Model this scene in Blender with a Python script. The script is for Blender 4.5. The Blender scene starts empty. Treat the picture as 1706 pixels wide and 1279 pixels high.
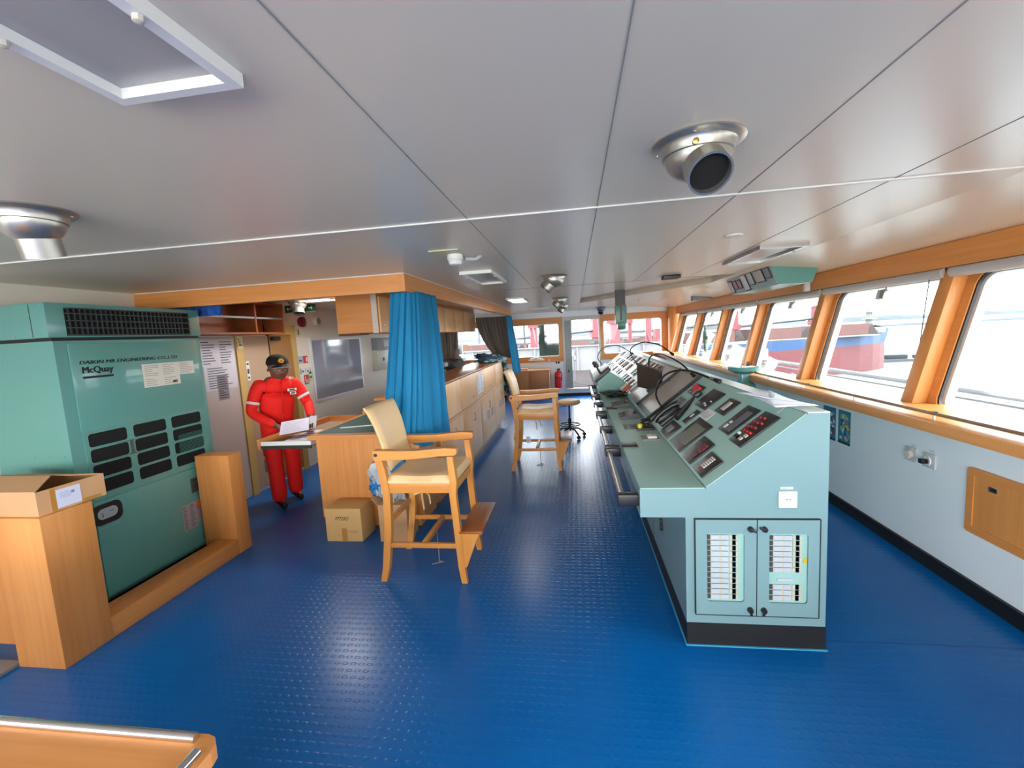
import bpy, bmesh, math, random
from mathutils import Vector, Matrix, noise
random.seed(7)
PI = math.pi
S = bpy.context.scene
C = S.collection

# ------------------------------------------------------------------ camera
yaw, pit, rol, FPX = -0.144973532, -0.110010858, -0.0556971235, 741.54
Fv = Vector((math.sin(yaw)*math.cos(pit), math.cos(yaw)*math.cos(pit), math.sin(pit)))
r0 = Vector((math.cos(yaw), -math.sin(yaw), 0)); u0 = r0.cross(Fv)
Rv = r0*math.cos(rol)+u0*math.sin(rol); Uv = -r0*math.sin(rol)+u0*math.cos(rol)
cd = bpy.data.cameras.new('camera'); cam = bpy.data.objects.new('camera', cd); C.objects.link(cam)
cd.sensor_width = 36; cd.lens = 36*FPX/1706; cd.clip_start = .05; cd.clip_end = 5000
M = Matrix((Rv, Uv, -Fv)).transposed().to_4x4(); M.translation = (0, 0, 1.65)
cam.matrix_world = M; S.camera = cam
# ------------------------------------------------------------------ light, exposure
S.view_settings.view_transform = 'Standard'; S.view_settings.look = 'None'
S.view_settings.gamma = 1; S.view_settings.use_curve_mapping = False
S.view_settings.exposure = EXPO = 2.85
W = bpy.data.worlds.new('overcast_sky'); S.world = W; W.use_nodes = True
nt = W.node_tree; nt.nodes.clear()
wo = nt.nodes.new('ShaderNodeOutputWorld'); bg = nt.nodes.new('ShaderNodeBackground')
tc = nt.nodes.new('ShaderNodeTexCoord'); sx = nt.nodes.new('ShaderNodeSeparateXYZ'); rp = nt.nodes.new('ShaderNodeValToRGB')
nt.links.new(tc.outputs['Generated'], sx.inputs[0]); nt.links.new(sx.outputs['Z'], rp.inputs[0])
rp.color_ramp.elements[0].position = 0.0; rp.color_ramp.elements[0].color = (.93, .97, 1, 1)
rp.color_ramp.elements[1].position = .6; rp.color_ramp.elements[1].color = (.78, .90, 1, 1)
nt.links.new(rp.outputs[0], bg.inputs[0]); bg.inputs[1].default_value = SKY = 1.6
nt.links.new(bg.outputs[0], wo.inputs[0])
def lamp(name, kind, energy, loc, rot, size=None, size_y=None, color=(1, 1, 1)):
    l = bpy.data.lights.new(name, kind); l.energy = energy; l.color = color
    if kind == 'AREA':
        l.shape = 'RECTANGLE'; l.size = size; l.size_y = size_y
    if kind == 'SUN': l.angle = size
    o = bpy.data.objects.new(name, l); C.objects.link(o); o.location = loc; o.rotation_euler = rot
    return o
lamp('hazy_sun', 'SUN', .75, (20, -10, 30), (math.radians(48), 0, math.radians(70)), size=.6, color=(1, .97, .92))

lamp('added_aft_fill', 'AREA', 34, (-.7, -3.35, 1.45), (math.radians(90), 0, 0), 5.6, 1.05, (1, .96, .9))  # unseen area light added behind the camera to brighten surfaces facing it
# ------------------------------------------------------------------ materials
def lin(c):
    return tuple(((v/255)/12.92 if v/255 <= .04045 else ((v/255+.055)/1.055)**2.4) for v in c[:3])+(1,)
MC = {}
def pm(name, col, rough=.5, metal=0, spec=.5, bump=0, bscale=60, var=0, vscale=4, emit=None, coat=0):
    if name in MC: return MC[name]
    m = bpy.data.materials.new(name); m.use_nodes = True; MC[name] = m
    n = m.node_tree; b = n.nodes['Principled BSDF']
    b.inputs['Base Color'].default_value = lin(col); b.inputs['Roughness'].default_value = rough
    b.inputs['Metallic'].default_value = metal; b.inputs['Specular IOR Level'].default_value = spec
    b.inputs['Coat Weight'].default_value = coat
    if emit:
        b.inputs['Emission Color'].default_value = lin(col); b.inputs['Emission Strength'].default_value = emit
    t = n.nodes.new('ShaderNodeTexCoord')
    if var:
        ns = n.nodes.new('ShaderNodeTexNoise'); ns.inputs['Scale'].default_value = vscale; ns.inputs['Detail'].default_value = 4
        mx = n.nodes.new('ShaderNodeMix'); mx.data_type = 'RGBA'
        c = lin(col); mx.inputs[6].default_value = tuple(v*(1-var) for v in c[:3])+(1,); mx.inputs[7].default_value = tuple(min(1, v*(1+var)) for v in c[:3])+(1,)
        n.links.new(t.outputs['Object'], ns.inputs['Vector']); n.links.new(ns.outputs['Fac'], mx.inputs[0]); n.links.new(mx.outputs[2], b.inputs['Base Color'])
    if bump:
        ns = n.nodes.new('ShaderNodeTexNoise'); ns.inputs['Scale'].default_value = bscale; ns.inputs['Detail'].default_value = 3
        bp = n.nodes.new('ShaderNodeBump'); bp.inputs['Strength'].default_value = bump; bp.inputs['Distance'].default_value = .01
        n.links.new(t.outputs['Object'], ns.inputs['Vector']); n.links.new(ns.outputs['Fac'], bp.inputs['Height']); n.links.new(bp.outputs[0], b.inputs['Normal'])
    return m
def wood(name, c1, c2, axis, rough=.42, scale=1.0, coat=.0):
    m = bpy.data.materials.new(name); m.use_nodes = True; n = m.node_tree; b = n.nodes['Principled BSDF']
    t = n.nodes.new('ShaderNodeTexCoord'); mp = n.nodes.new('ShaderNodeMapping')
    sc = [38*scale]*3; sc['xyz'.index(axis)] = 1.6*scale; mp.inputs['Scale'].default_value = sc
    n1 = n.nodes.new('ShaderNodeTexNoise'); n1.inputs['Scale'].default_value = 1; n1.inputs['Detail'].default_value = 5; n1.inputs['Distortion'].default_value = .6
    mp2 = n.nodes.new('ShaderNodeMapping'); sc2 = [5*scale]*3; sc2['xyz'.index(axis)] = .5*scale; mp2.inputs['Scale'].default_value = sc2
    n2 = n.nodes.new('ShaderNodeTexNoise'); n2.inputs['Scale'].default_value = 1; n2.inputs['Detail'].default_value = 2
    ad = n.nodes.new('ShaderNodeMath'); ad.operation = 'ADD'; hf = n.nodes.new('ShaderNodeMath'); hf.operation = 'MULTIPLY'; hf.inputs[1].default_value = .5
    cr = n.nodes.new('ShaderNodeValToRGB'); cr.color_ramp.elements[0].position = .35; cr.color_ramp.elements[1].position = .68
    cr.color_ramp.elements[0].color = lin(c2); cr.color_ramp.elements[1].color = lin(c1)
    L = n.links.new
    L(t.outputs['Object'], mp.inputs[0]); L(mp.outputs[0], n1.inputs['Vector']); L(t.outputs['Object'], mp2.inputs[0]); L(mp2.outputs[0], n2.inputs['Vector'])
    L(n1.outputs['Fac'], ad.inputs[0]); L(n2.outputs['Fac'], ad.inputs[1]); L(ad.outputs[0], hf.inputs[0]); L(hf.outputs[0], cr.inputs[0]); L(cr.outputs[0], b.inputs['Base Color'])
    b.inputs['Roughness'].default_value = rough; b.inputs['Coat Weight'].default_value = coat
    return m
WX, WY, WZ = (wood('beech_veneer_'+a, (218, 150, 84), (200, 128, 62), a) for a in 'xyz')
CHX, CHY, CHZ = (wood('chair_oak_'+a, (216, 152, 76), (196, 124, 52), a, rough=.35, scale=.8) for a in 'xyz')
TEAL = pm('teal_enamel', (116, 149, 153), .38, bump=.02, bscale=300, coat=.15)
TEALD = pm('teal_green_enamel', (88, 144, 136), .3, coat=.3)
TEALP = pm('panel_green_enamel', (162, 204, 196), .4)
WHITE = pm('white_paint', (225, 226, 222), .4)
WALLW = pm('white_wall_laminate', (226, 234, 238), .32, var=.03, vscale=1.5)
CREAM = pm('cream_wall_laminate', (224, 219, 206), .35)
CEILM = pm('ceiling_laminate', (216, 206, 188), .3, spec=.5)
BLACK = pm('black_plastic', (22, 23, 25), .4)
BLACKG = pm('black_gloss', (14, 15, 18), .15)
RUB = pm('black_rubber', (15, 16, 18), .55)
DARK = pm('dark_void', (6, 6, 7), .9)
STEEL = pm('brushed_steel', (190, 190, 188), .28, metal=1)
CHROME = pm('chrome', (215, 215, 215), .12, metal=1)
ALU = pm('cast_aluminium', (176, 173, 165), .33, metal=.85)
GREY = pm('grey_paint', (130, 134, 138), .45)
LGREY = pm('light_grey_plastic', (190, 192, 192), .45)
PAPER = pm('paper', (228, 230, 238), .7)
INK = pm('printed_ink', (70, 72, 80), .8)
INKB = pm('black_print', (12, 16, 20), .6)
CARD = pm('cardboard', (196, 152, 108), .75, var=.06, vscale=8)
CARDY = pm('cardboard_yellow', (206, 164, 104), .75, var=.05, vscale=8)
TAPE = pm('brown_tape', (176, 126, 56), .3)
RED = pm('red_plastic', (190, 20, 30), .35)
LEATH = pm('beige_leather', (222, 186, 136), .45, bump=.05, bscale=160)
CURT = pm('blue_curtain_cloth', (6, 120, 166), .8, var=.08, vscale=10)
LIN_ = pm('grey_curtain_lining', (112, 104, 96), .85, var=.1, vscale=12)
SKIN = pm('brown_skin', (112, 70, 52), .5, var=.08, vscale=20)
BEIGE = pm('beige_plastic', (206, 196, 182), .5)
# floor: blue studded rubber
FLOORM = bpy.data.materials.new('blue_ribbed_rubber'); FLOORM.use_nodes = True
n = FLOORM.node_tree; b = n.nodes['Principled BSDF']; L = n.links.new
t = n.nodes.new('ShaderNodeTexCoord'); sp = n.nodes.new('ShaderNodeSeparateXYZ'); L(t.outputs['Object'], sp.inputs[0])
def sn(sock, per):
    m1 = n.nodes.new('ShaderNodeMath'); m1.operation = 'MULTIPLY'; m1.inputs[1].default_value = 2*PI/per; L(sock, m1.inputs[0])
    m2 = n.nodes.new('ShaderNodeMath'); m2.operation = 'SINE'; L(m1.outputs[0], m2.inputs[0]); return m2.outputs[0]
hx, hy = sn(sp.outputs['X'], .045), sn(sp.outputs['Y'], .045)
mm = n.nodes.new('ShaderNodeMath'); mm.operation = 'MULTIPLY'; L(hx, mm.inputs[0]); L(hy, mm.inputs[1])
ck = sn(sp.outputs['Y'], .045); ad = n.nodes.new('ShaderNodeMath'); ad.operation = 'ADD'; L(mm.outputs[0], ad.inputs[0]); L(ck, ad.inputs[1])
mr = n.nodes.new('ShaderNodeMapRange'); mr.inputs[1].default_value = .3; mr.inputs[2].default_value = 1.1; L(ad.outputs[0], mr.inputs[0])
bp = n.nodes.new('ShaderNodeBump'); bp.inputs['Strength'].default_value = .22; bp.inputs['Distance'].default_value = .004
L(mr.outputs[0], bp.inputs['Height']); L(bp.outputs[0], b.inputs['Normal'])
ns = n.nodes.new('ShaderNodeTexNoise'); ns.inputs['Scale'].default_value = 1.3; ns.inputs['Detail'].default_value = 5; L(t.outputs['Object'], ns.inputs['Vector'])
mx = n.nodes.new('ShaderNodeMix'); mx.data_type = 'RGBA'; mx.inputs[6].default_value = lin((0, 84, 152)); mx.inputs[7].default_value = lin((0, 106, 184))
L(ns.outputs['Fac'], mx.inputs[0]); L(mx.outputs[2], b.inputs['Base Color']); b.inputs['Roughness'].default_value = .27; b.inputs['Specular IOR Level'].default_value = .3
# glass
def glass(name, tint=(1, 1, 1)):
    m = bpy.data.materials.new(name); m.use_nodes = True; n = m.node_tree; n.nodes.clear()
    o = n.nodes.new('ShaderNodeOutputMaterial'); tr = n.nodes.new('ShaderNodeBsdfTransparent'); tr.inputs[0].default_value = tuple(tint)+(1,)
    gl = n.nodes.new('ShaderNodeBsdfGlossy'); gl.inputs['Roughness'].default_value = .02
    lw = n.nodes.new('ShaderNodeLayerWeight'); lw.inputs[0].default_value = .5; pw = n.nodes.new('ShaderNodeMath'); pw.operation = 'POWER'; pw.inputs[1].default_value = 5; n.links.new(lw.outputs['Facing'], pw.inputs[0])
    fr = n.nodes.new('ShaderNodeMath'); fr.operation = 'MULTIPLY_ADD'; fr.inputs[1].default_value = .4; fr.inputs[2].default_value = .015; n.links.new(pw.outputs[0], fr.inputs[0])
    mxx = n.nodes.new('ShaderNodeMixShader'); n.links.new(fr.outputs[0], mxx.inputs[0]); n.links.new(tr.outputs[0], mxx.inputs[1]); n.links.new(gl.outputs[0], mxx.inputs[2]); n.links.new(mxx.outputs[0], o.inputs[0])
    return m
GLASS = glass('window_glass', (.96, .98, .98)); ACRY = glass('clear_acrylic', (.95, .96, .96))

# ------------------------------------------------------------------ mesh helpers
class Fr:
    def __init__(s, O=(0, 0, 0), U=(1, 0, 0), V=(0, 1, 0), N=(0, 0, 1)):
        s.O, s.U, s.V, s.N = Vector(O), Vector(U).normalized(), Vector(V).normalized(), Vector(N).normalized()
    def p(s, u, v, n=0): return s.O+s.U*u+s.V*v+s.N*n
WF = Fr()
class MB:
    def __init__(s): s.v = []; s.f = []; s.m = []; s.s = []
    def add(s, vs, fs, mat=0, smooth=False):
        k = len(s.v); s.v += [Vector(v) for v in vs]
        for f in fs: s.f.append([i+k for i in f]); s.m.append(mat); s.s.append(smooth)
        return s
    def ob(s, fr, u0, u1, v0, v1, n0, n1, mat=0, bev=0):
        if not bev:
            vs = [fr.p(u, v, n) for n in (n0, n1) for v in (v0, v1) for u in (u0, u1)]
            return s.add(vs, [(0, 2, 3, 1), (4, 5, 7, 6), (0, 1, 5, 4), (2, 6, 7, 3), (0, 4, 6, 2), (1, 3, 7, 5)], mat)
        bm = bmesh.new(); bmesh.ops.create_cube(bm, size=1)
        for v in bm.verts: v.co = Vector(((u0+u1)/2+v.co.x*(u1-u0), (v0+v1)/2+v.co.y*(v1-v0), (n0+n1)/2+v.co.z*(n1-n0)))
        bmesh.ops.bevel(bm, geom=bm.edges[:], offset=bev, segments=2, affect='EDGES', profile=.6)
        bm.verts.index_update(); vs = [fr.p(*v.co) for v in bm.verts]; fs = [[v.index for v in f.verts] for f in bm.faces]; bm.free()
        return s.add(vs, fs, mat, True)
    def box(s, x0, x1, y0, y1, z0, z1, mat=0, bev=0): return s.ob(WF, x0, x1, y0, y1, z0, z1, mat, bev)
    def prism(s, prof, fr, n0, n1, mat=0, smooth=False):
        k = len(prof); vs = [fr.p(u, v, n0) for u, v in prof]+[fr.p(u, v, n1) for u, v in prof]
        return s.add(vs, [list(range(k))[::-1], list(range(k, 2*k))]+[(i, (i+1) % k, (i+1) % k+k, i+k) for i in range(k)], mat, smooth)
    def tube(s, pts, r, seg=8, mat=0, cap=True, flat=None):
        pts = [Vector(p) for p in pts]; k = len(pts); rs = r if isinstance(r, (list, tuple)) else [r]*k
        vs = []; up = None
        for i, p in enumerate(pts):
            d = (pts[min(i+1, k-1)]-pts[max(i-1, 0)]).normalized()
            if up is None: up = Vector((0, 0, 1)) if abs(d.z) < .9 else Vector((1, 0, 0))
            a = d.cross(up).normalized(); up = a.cross(d).normalized()
            for j in range(seg):
                t = 2*PI*j/seg; vs.append(p+a*math.cos(t)*rs[i]+up*math.sin(t)*rs[i]*(flat or 1))
        fs = [(i*seg+j, i*seg+(j+1) % seg, (i+1)*seg+(j+1) % seg, (i+1)*seg+j) for i in range(k-1) for j in range(seg)]
        if cap: fs += [list(range(seg))[::-1], [(k-1)*seg+j for j in range(seg)]]
        return s.add(vs, fs, mat, True)
    def lathe(s, prof, fr, seg=24, mat=0, a0=0, a1=2*PI):
        full = abs(a1-a0-2*PI) < 1e-6; m = seg if full else seg+1; vs = []
        for r_, h in prof:
            for j in range(m):
                t = a0+(a1-a0)*j/seg; vs.append(fr.p(math.cos(t)*r_, math.sin(t)*r_, h))
        fs = [(i*m+j, i*m+(j+1) % m, (i+1)*m+(j+1) % m, (i+1)*m+j) for i in range(len(prof)-1) for j in range(m if full else seg)]
        return s.add(vs, fs, mat, True)
    def grid(s, fn, nu, nv, mat=0, smooth=True):
        vs = [fn(i/nu, j/nv) for j in range(nv+1) for i in range(nu+1)]
        return s.add(vs, [(j*(nu+1)+i, j*(nu+1)+i+1, (j+1)*(nu+1)+i+1, (j+1)*(nu+1)+i) for j in range(nv) for i in range(nu)], mat, smooth)
    def blob(s, c, r, mat=0, amp=.25, freq=3, seg=24, seed=0, flat=0):
        c = Vector(c); vs = []; fs = []
        for j in range(seg//2+1):
            ph = PI*j/(seg//2)
            for i in range(seg):
                th = 2*PI*i/seg; d = Vector((math.sin(ph)*math.cos(th), math.sin(ph)*math.sin(th), math.cos(ph)))
                k = 1+amp*noise.noise(d*freq+Vector((seed*7.1, 0, 0)))+amp*.5*noise.noise(d*freq*2.7+Vector((0, seed*3.3, 0)))
                p = Vector((d.x*r[0], d.y*r[1], d.z*r[2]))*k
                if flat and p.z < -r[2]*flat: p.z = -r[2]*flat
                vs.append(c+p)
        fs = [(j*seg+i, j*seg+(i+1) % seg, (j+1)*seg+(i+1) % seg, (j+1)*seg+i) for j in range(seg//2) for i in range(seg)]
        return s.add(vs, fs, mat, True)
    def build(s, name, mats, parent=None, loc=None):
        me = bpy.data.meshes.new(name)
        if parent is not None: off = LOC.get(parent.as_pointer(), Vector())
        elif loc is not None: off = Vector(loc)
        elif s.v:
            xs = [v.x for v in s.v]; ys = [v.y for v in s.v]; zs = [v.z for v in s.v]
            off = Vector(((min(xs)+max(xs))/2, (min(ys)+max(ys))/2, min(zs)))
        me.from_pydata([v-off for v in s.v], [], s.f); mats = mats if isinstance(mats, (list, tuple)) else [mats]
        for m in mats: me.materials.append(m)
        for i, p in enumerate(me.polygons): p.material_index = s.m[i]; p.use_smooth = s.s[i]
        bm = bmesh.new(); bm.from_mesh(me); bmesh.ops.remove_doubles(bm, verts=bm.verts, dist=1e-6); bmesh.ops.recalc_face_normals(bm, faces=bm.faces); bm.to_mesh(me); bm.free()
        if any(s.s): me.set_sharp_from_angle(angle=math.radians(38))
        o = bpy.data.objects.new(name, me); C.objects.link(o)
        if parent is not None: o.parent = parent; LOC[o.as_pointer()] = off
        else: o.location = off; LOC[o.as_pointer()] = off
        KEEP.append(o)
        return o
LOC = {}; KEEP = []
def thing(name, label, cat, loc=(0, 0, 0), group=None):
    o = bpy.data.objects.new(name, None); C.objects.link(o); o.location = loc; o.empty_display_size = .1
    LOC[o.as_pointer()] = Vector(loc); KEEP.append(o); return tag(o, label, cat, group)
def tag(o, label, cat, group=None):
    o['label'] = label; o['category'] = cat
    if group: o['group'] = group
    return o
def struct(o): o['kind'] = 'structure'; return o
def kids(o): return [c for c in KEEP if c.parent == o]
def dup(root, loc, rz=0, label=None, group=None):
    r = root.copy(); C.objects.link(r); r.location = loc; r.rotation_euler = (0, 0, rz); KEEP.append(r)
    if label: r['label'] = label
    if group: r['group'] = group
    for ch in kids(root):
        c = ch.copy(); C.objects.link(c); c.parent = r; KEEP.append(c)
        for g in kids(ch):
            d = g.copy(); C.objects.link(d); d.parent = c; KEEP.append(d)
    return r
def text(s, name, mat, fr, width=None, height=None, parent=None, depth=.0012, bold=0, shear=0, fat=0):
    cu = bpy.data.curves.new('t', 'FONT'); cu.body = s; cu.size = 1; cu.extrude = 0; cu.offset = bold; cu.shear = shear; cu.resolution_u = 3
    to = bpy.data.objects.new('t', cu); C.objects.link(to)
    me = bpy.data.meshes.new_from_object(to.evaluated_get(bpy.context.evaluated_depsgraph_get()))
    bpy.data.objects.remove(to); bpy.data.curves.remove(cu)
    xs = [v.co.x for v in me.vertices]; ys = [v.co.y for v in me.vertices]
    w, h = max(xs)-min(xs), max(ys)-min(ys); kx = (width/w) if width else height/h; ky = (height/h) if height else kx
    mb = MB(); mb.add([fr.p((v.co.x-min(xs))*kx, (v.co.y-min(ys))*ky, depth) for v in me.vertices], [list(p.vertices) for p in me.polygons])
    k = len(mb.v); fs0 = list(mb.f)
    for q in range(1, 4 if fat else 1):
        mb.add([v+fr.U*fat*q/3+fr.N*.00005*q for v in mb.v[:k]], fs0)
    bpy.data.meshes.remove(me)
    return mb.build(name, mat, parent)
def rrect(w, h, r, seg=5):
    return [(x+math.cos(a)*r, y+math.sin(a)*r) for x, y, a0 in ((w/2-r, h/2-r, 0), (-w/2+r, h/2-r, PI/2), (-w/2+r, -h/2+r, PI), (w/2-r, -h/2+r, 1.5*PI)) for a in [a0+PI/2*i/seg for i in range(seg+1)]]
def holed(mb, fr, u0, u1, v0, v1, hu0, hu1, hv0, hv1, r, depth, mat=0, rmat=None, seg=5):
    """a rectangular plate with one rounded hole and the reveal of that hole"""
    cu, cv = (hu0+hu1)/2, (hv0+hv1)/2; lp = [(cu+a, cv+b_) for a, b_ in rrect(hu1-hu0, hv1-hv0, r, seg)]
    cor = [(u1, v1), (u0, v1), (u0, v0), (u1, v0)]; k = len(lp); q = seg+1
    vs = [fr.p(a, b_) for a, b_ in lp]+[fr.p(a, b_) for a, b_ in cor]+[fr.p(a, b_, -depth) for a, b_ in lp]+[fr.p(a, b_, -depth) for a, b_ in cor]
    fs = []
    for c_ in range(4):
        for i in range(seg): fs.append((c_*q+i, c_*q+i+1, k+c_))
        nx = (c_+1) % 4; fs.append((c_*q+seg, nx*q, k+nx, k+c_))
    o2 = k+4
    fs2 = [tuple(i+o2 for i in f)[::-1] for f in fs]+[(k+c_, k+(c_+1) % 4, o2+k+(c_+1) % 4, o2+k+c_) for c_ in range(4)]
    mb.add(vs, fs+fs2, mat)
    mb.add([fr.p(a, b_) for a, b_ in lp]+[fr.p(a, b_, -depth) for a, b_ in lp], [(i, (i+1) % k, (i+1) % k+k, i+k) for i in range(k)], mat if rmat is None else rmat, True)
def ringstrip(mb, fr, hu0, hu1, hv0, hv1, r, wd, n0, n1, mat=0, seg=5):
    """a rounded rectangular ring of width wd (inwards) between offsets n0 and n1"""
    cu, cv = (hu0+hu1)/2, (hv0+hv1)/2; w, h = hu1-hu0, hv1-hv0
    A = [(cu+a, cv+b_) for a, b_ in rrect(w, h, r, seg)]; B = [(cu+a, cv+b_) for a, b_ in rrect(w-2*wd, h-2*wd, max(r-wd, .004), seg)]; k = len(A)
    vs = [fr.p(*p, n1) for p in A]+[fr.p(*p, n1) for p in B]+[fr.p(*p, n0) for p in A]+[fr.p(*p, n0) for p in B]
    fs = []
    for i in range(k):
        j = (i+1) % k; fs += [(i, j, k+j, k+i), (2*k+i, 3*k+i, 3*k+j, 2*k+j), (i, 2*k+i, 2*k+j, j), (k+i, k+j, 3*k+j, 3*k+i)]
    mb.add(vs, fs, mat, True)
def sheet(mb, fr, u0, u1, v0, v1, n=0, rows=8, cols=1, mat=0, ink=1, th=.0015, seed=1):
    mb.ob(fr, u0, u1, v0, v1, n, n+th, mat); rd = random.Random(seed); w, h = u1-u0, v1-v0
    for c_ in range(cols):
        a0 = u0+w*(c_+.1)/cols; a1 = u0+w*(c_+.9)/cols
        for i in range(rows):
            y = v1-h*(i+1)/(rows+1); e = a0+(a1-a0)*rd.uniform(.45, 1); k = len(mb.v)
            t_ = h/(rows+1)*.16
            mb.add([fr.p(a0, y-t_, n+th+.0006), fr.p(e, y-t_, n+th+.0006), fr.p(e, y+t_, n+th+.0006), fr.p(a0, y+t_, n+th+.0006)], [(0, 1, 2, 3)], ink)
# ================================================================== SETTING
H = 2.17; XL, XR, YB, YE = -3.68, 2.22, -3.5, 11.5
struct(MB().box(XL-.1, XR+.1, YB-.1, YE+.05, -.1, 0).build('floor', FLOORM, loc=(0, 0, 0)))
m = MB()
def cq(*p): m.add(p, [list(range(len(p)))])
XS, XT, ZT = 1.75, 2.62, 2.07
cq((XL, YB, H), (XS, YB, H), (XS, 5.2, H), (XL, 5.2, H)); cq((XL, 5.2, H), (.12, 5.2, H), (.12, YE, H), (XL, YE, H))
cq((.12, 8.6, H), (XS, 6.1, H), (XS, YE, H), (.12, YE, H)); cq((XS, YB, H), (XT, YB, ZT), (XT, YE, ZT), (XS, YE, H))
Z2 = H+.07; rc = [(.12, 5.2), (XS, 5.2), (XS, 6.1), (.12, 8.6)]
cq(*[(x, y, Z2) for x, y in rc])
for i in range(4):
    a, b_ = rc[i], rc[(i+1) % 4]; cq((*a, H), (*b_, H), (*b_, Z2), (*a, Z2))
cq((XL-.1, YB-.1, 2.4), (3.2, YB-.1, 2.4), (3.2, YE+.3, 2.4), (XL-.1, YE+.3, 2.4))
struct(m.build('ceiling', CEILM, loc=(0, 0, H)))
# ceiling joints
JD = pm('joint_grey', (142, 139, 134), .6); JW = pm('white_joint', (214, 214, 208), .4)  # plain grey colour for the panel seam strips
m = MB(); m.box(XL, XS, 1.993, 2.007, H-.006, H+.001); struct(m.build('trim_1', JW))
m = MB()
for x in (-.45, .68, 1.25): m.box(x-.0015, x+.0015, YB, 5.2, H-.0015, H+.001)
m.box(.1135, .1165, YB, YE, H-.0015, H+.001)
for y in (5.2, 8.9, 10.2): m.box(-1.28, .12 if y > 5.3 else XS, y-.005, y+.005, H-.002, H+.001)
struct(m.build('trim_2', JD))
# left wall
m = MB(); m.box(XL-.1, XL, -.4, YE, 0, 2.4); m.box(XL-.1, XL, YB, -.4, 0, .9); m.box(XL-.1, XL, YB, -.4, 2.0, 2.4); m.box(XL-.1, XL, YB, -2.9, .9, 2.0)
struct(m.build('wall_left', CREAM))
# back wall with big windows behind the photographer
m = MB(); m.box(XL-.1, 3.0, YB-.1, YB, 0, .95); m.box(XL-.1, 3.0, YB-.1, YB, 1.95, 2.4)
for x in (XL, -1.9, 0, 1.9): m.box(x-.08, x+.08, YB-.1, YB, .95, 1.95)
struct(m.build('wall_back', WALLW))
# right wall below the windows
struct(MB().box(XR, XR+.1, YB, YE, 0, .99).build('wall_right', WALLW))
struct(MB().box(XR-.02, XR, YB, YE, 0, .09).build('baseboard_right', RUB))
struct(MB().box(1.19, XR-.02, 2.318, 2.321, 0, .0008).build('trim_20', pm('floor_joint', (12, 60, 110), .5)))
# raked window band
U_ = Vector((0, 1, 0)); V_ = Vector((.25, 0, .97)).normalized(); N_ = Vector((-.97, 0, .25)).normalized()
RB = Fr((2.27, 0, .93), U_, V_, N_)
ys = [-3.5, -2.6, -1.1, .4, 1.87, 3.34, 4.83, 6.37, 7.82, 9.33, 10.86]
for k in range(len(ys)-1):
    a, b_ = ys[k], ys[k+1]; h0, h1, g0, g1 = a+.12, b_-.12, .085, .99
    m = MB(); holed(m, RB, a, b_, -.02, 1.22, h0, h1, g0, g1, .09, .03, 0)
    w = struct(m.build('window_%d' % (k+1), WY))
    g = MB(); ringstrip(g, RB, h0, h1, g0, g1, .09, .012, -.026, -.008); g.build('window_gasket', RUB, w)
    g = MB(); holed(g, Fr(RB.p(0, 0, -.045), U_, V_, N_), a, b_, -.02, 1.22, h0+.012, h1-.012, g0+.012, g1-.012, .08, .05, 0); g.build('outer_frame', WHITE, w)
    g = MB(); g.ob(RB, h0, h1, g0, g1, -.058, -.052); g.build('pane', GLASS, w)
    if k < 9 or 1:
        m = MB(); m.ob(RB, b_-.055, b_+.055, -.02, 1.1, 0, .085, bev=.008); m.ob(RB, b_-.075, b_+.075, -.02, .03, 0, .1, bev=.01)
        struct(m.build('trim_%d' % (k+3), WZ))
# corner column
m = MB(); m.lathe([(.17, 0), (.17, 1.2)], Fr((2.42, 11.33, .93)), 24); struct(m.build('trim_14', WZ))
# valance above the windows
struct(MB().prism([(2.42, 1.93), (2.46, 1.93), (2.46, 2.12), (2.42, 2.085)], Fr((0, 0, 0), (1, 0, 0), (0, 0, 1), (0, -1, 0)), -YE, -YB).build('trim_15', WY, loc=(2.42, 0, 2)))
# sill shelf
struct(MB().box(1.9, 2.34, YB, YE-.03, .99, 1.05, bev=.006).build('window_sill', WY, loc=(2, 0, 1)))
# end wall
EW = Fr((0, YE, 0), (1, 0, 0), (0, 0, 1), (0, -1, 0))
m = MB(); m.box(XL, -.3, YE, YE+.1, 0, .9); m.box(.64, 2.35, YE, YE+.1, 0, .9); m.box(XL, 2.9, YE, YE+.1, 2.03, 2.4); m.box(-.3, .64, YE, YE+.1, 0, .17)
struct(m.build('wall_end', WALLW))
struct(MB().box(XL, 2.22, YE-.03, YE, 0, .07).build('baseboard_end', RUB))
def endwin(n, u0, u1, h0, h1):
    m = MB(); holed(m, EW, u0, u1, .9, 2.03, h0, h1, 1.04, 1.87, .05, .03); m.ob(EW, u0, u1, .9, .935, 0, .05); m.ob(EW, u0, u1, 1.92, 2.03, 0, .02)
    w = struct(m.build('window_%d' % n, WX))
    g = MB(); holed(g, Fr((0, YE+.03, 0), (1, 0, 0), (0, 0, 1), (0, -1, 0)), u0, u1, .9, 2.03, h0+.012, h1-.012, 1.052, 1.858, .05, .1); g.build('outer_frame', WHITE, w)
    MB().ob(EW, h0, h1, 1.04, 1.87, -.05, -.044).build('pane', GLASS, w)
endwin(11, -3.68, -1.75, -3.45, -1.95); endwin(12, -1.75, -.3, -1.68, -.4); endwin(13, .64, 2.42, .72, 2.14)
m = MB(); m.ob(EW, -.3, -.26, .17, 1.97, -.08, .015); m.ob(EW, .6, .64, .17, 1.97, -.08, .015); m.ob(EW, -.3, .64, 1.93, 2.03, -.08, .01); m.ob(EW, -.3, .64, .12, .19, -.08, .03)
d = struct(m.build('door_1', pm('door_frame_pale', (196, 194, 190), .45)))
MB().ob(EW, -.26, -.09, .2, 1.93, -.09, -.05).build('sliding_leaf', pm('grey_green_door', (140, 146, 138), .45), d)
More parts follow.
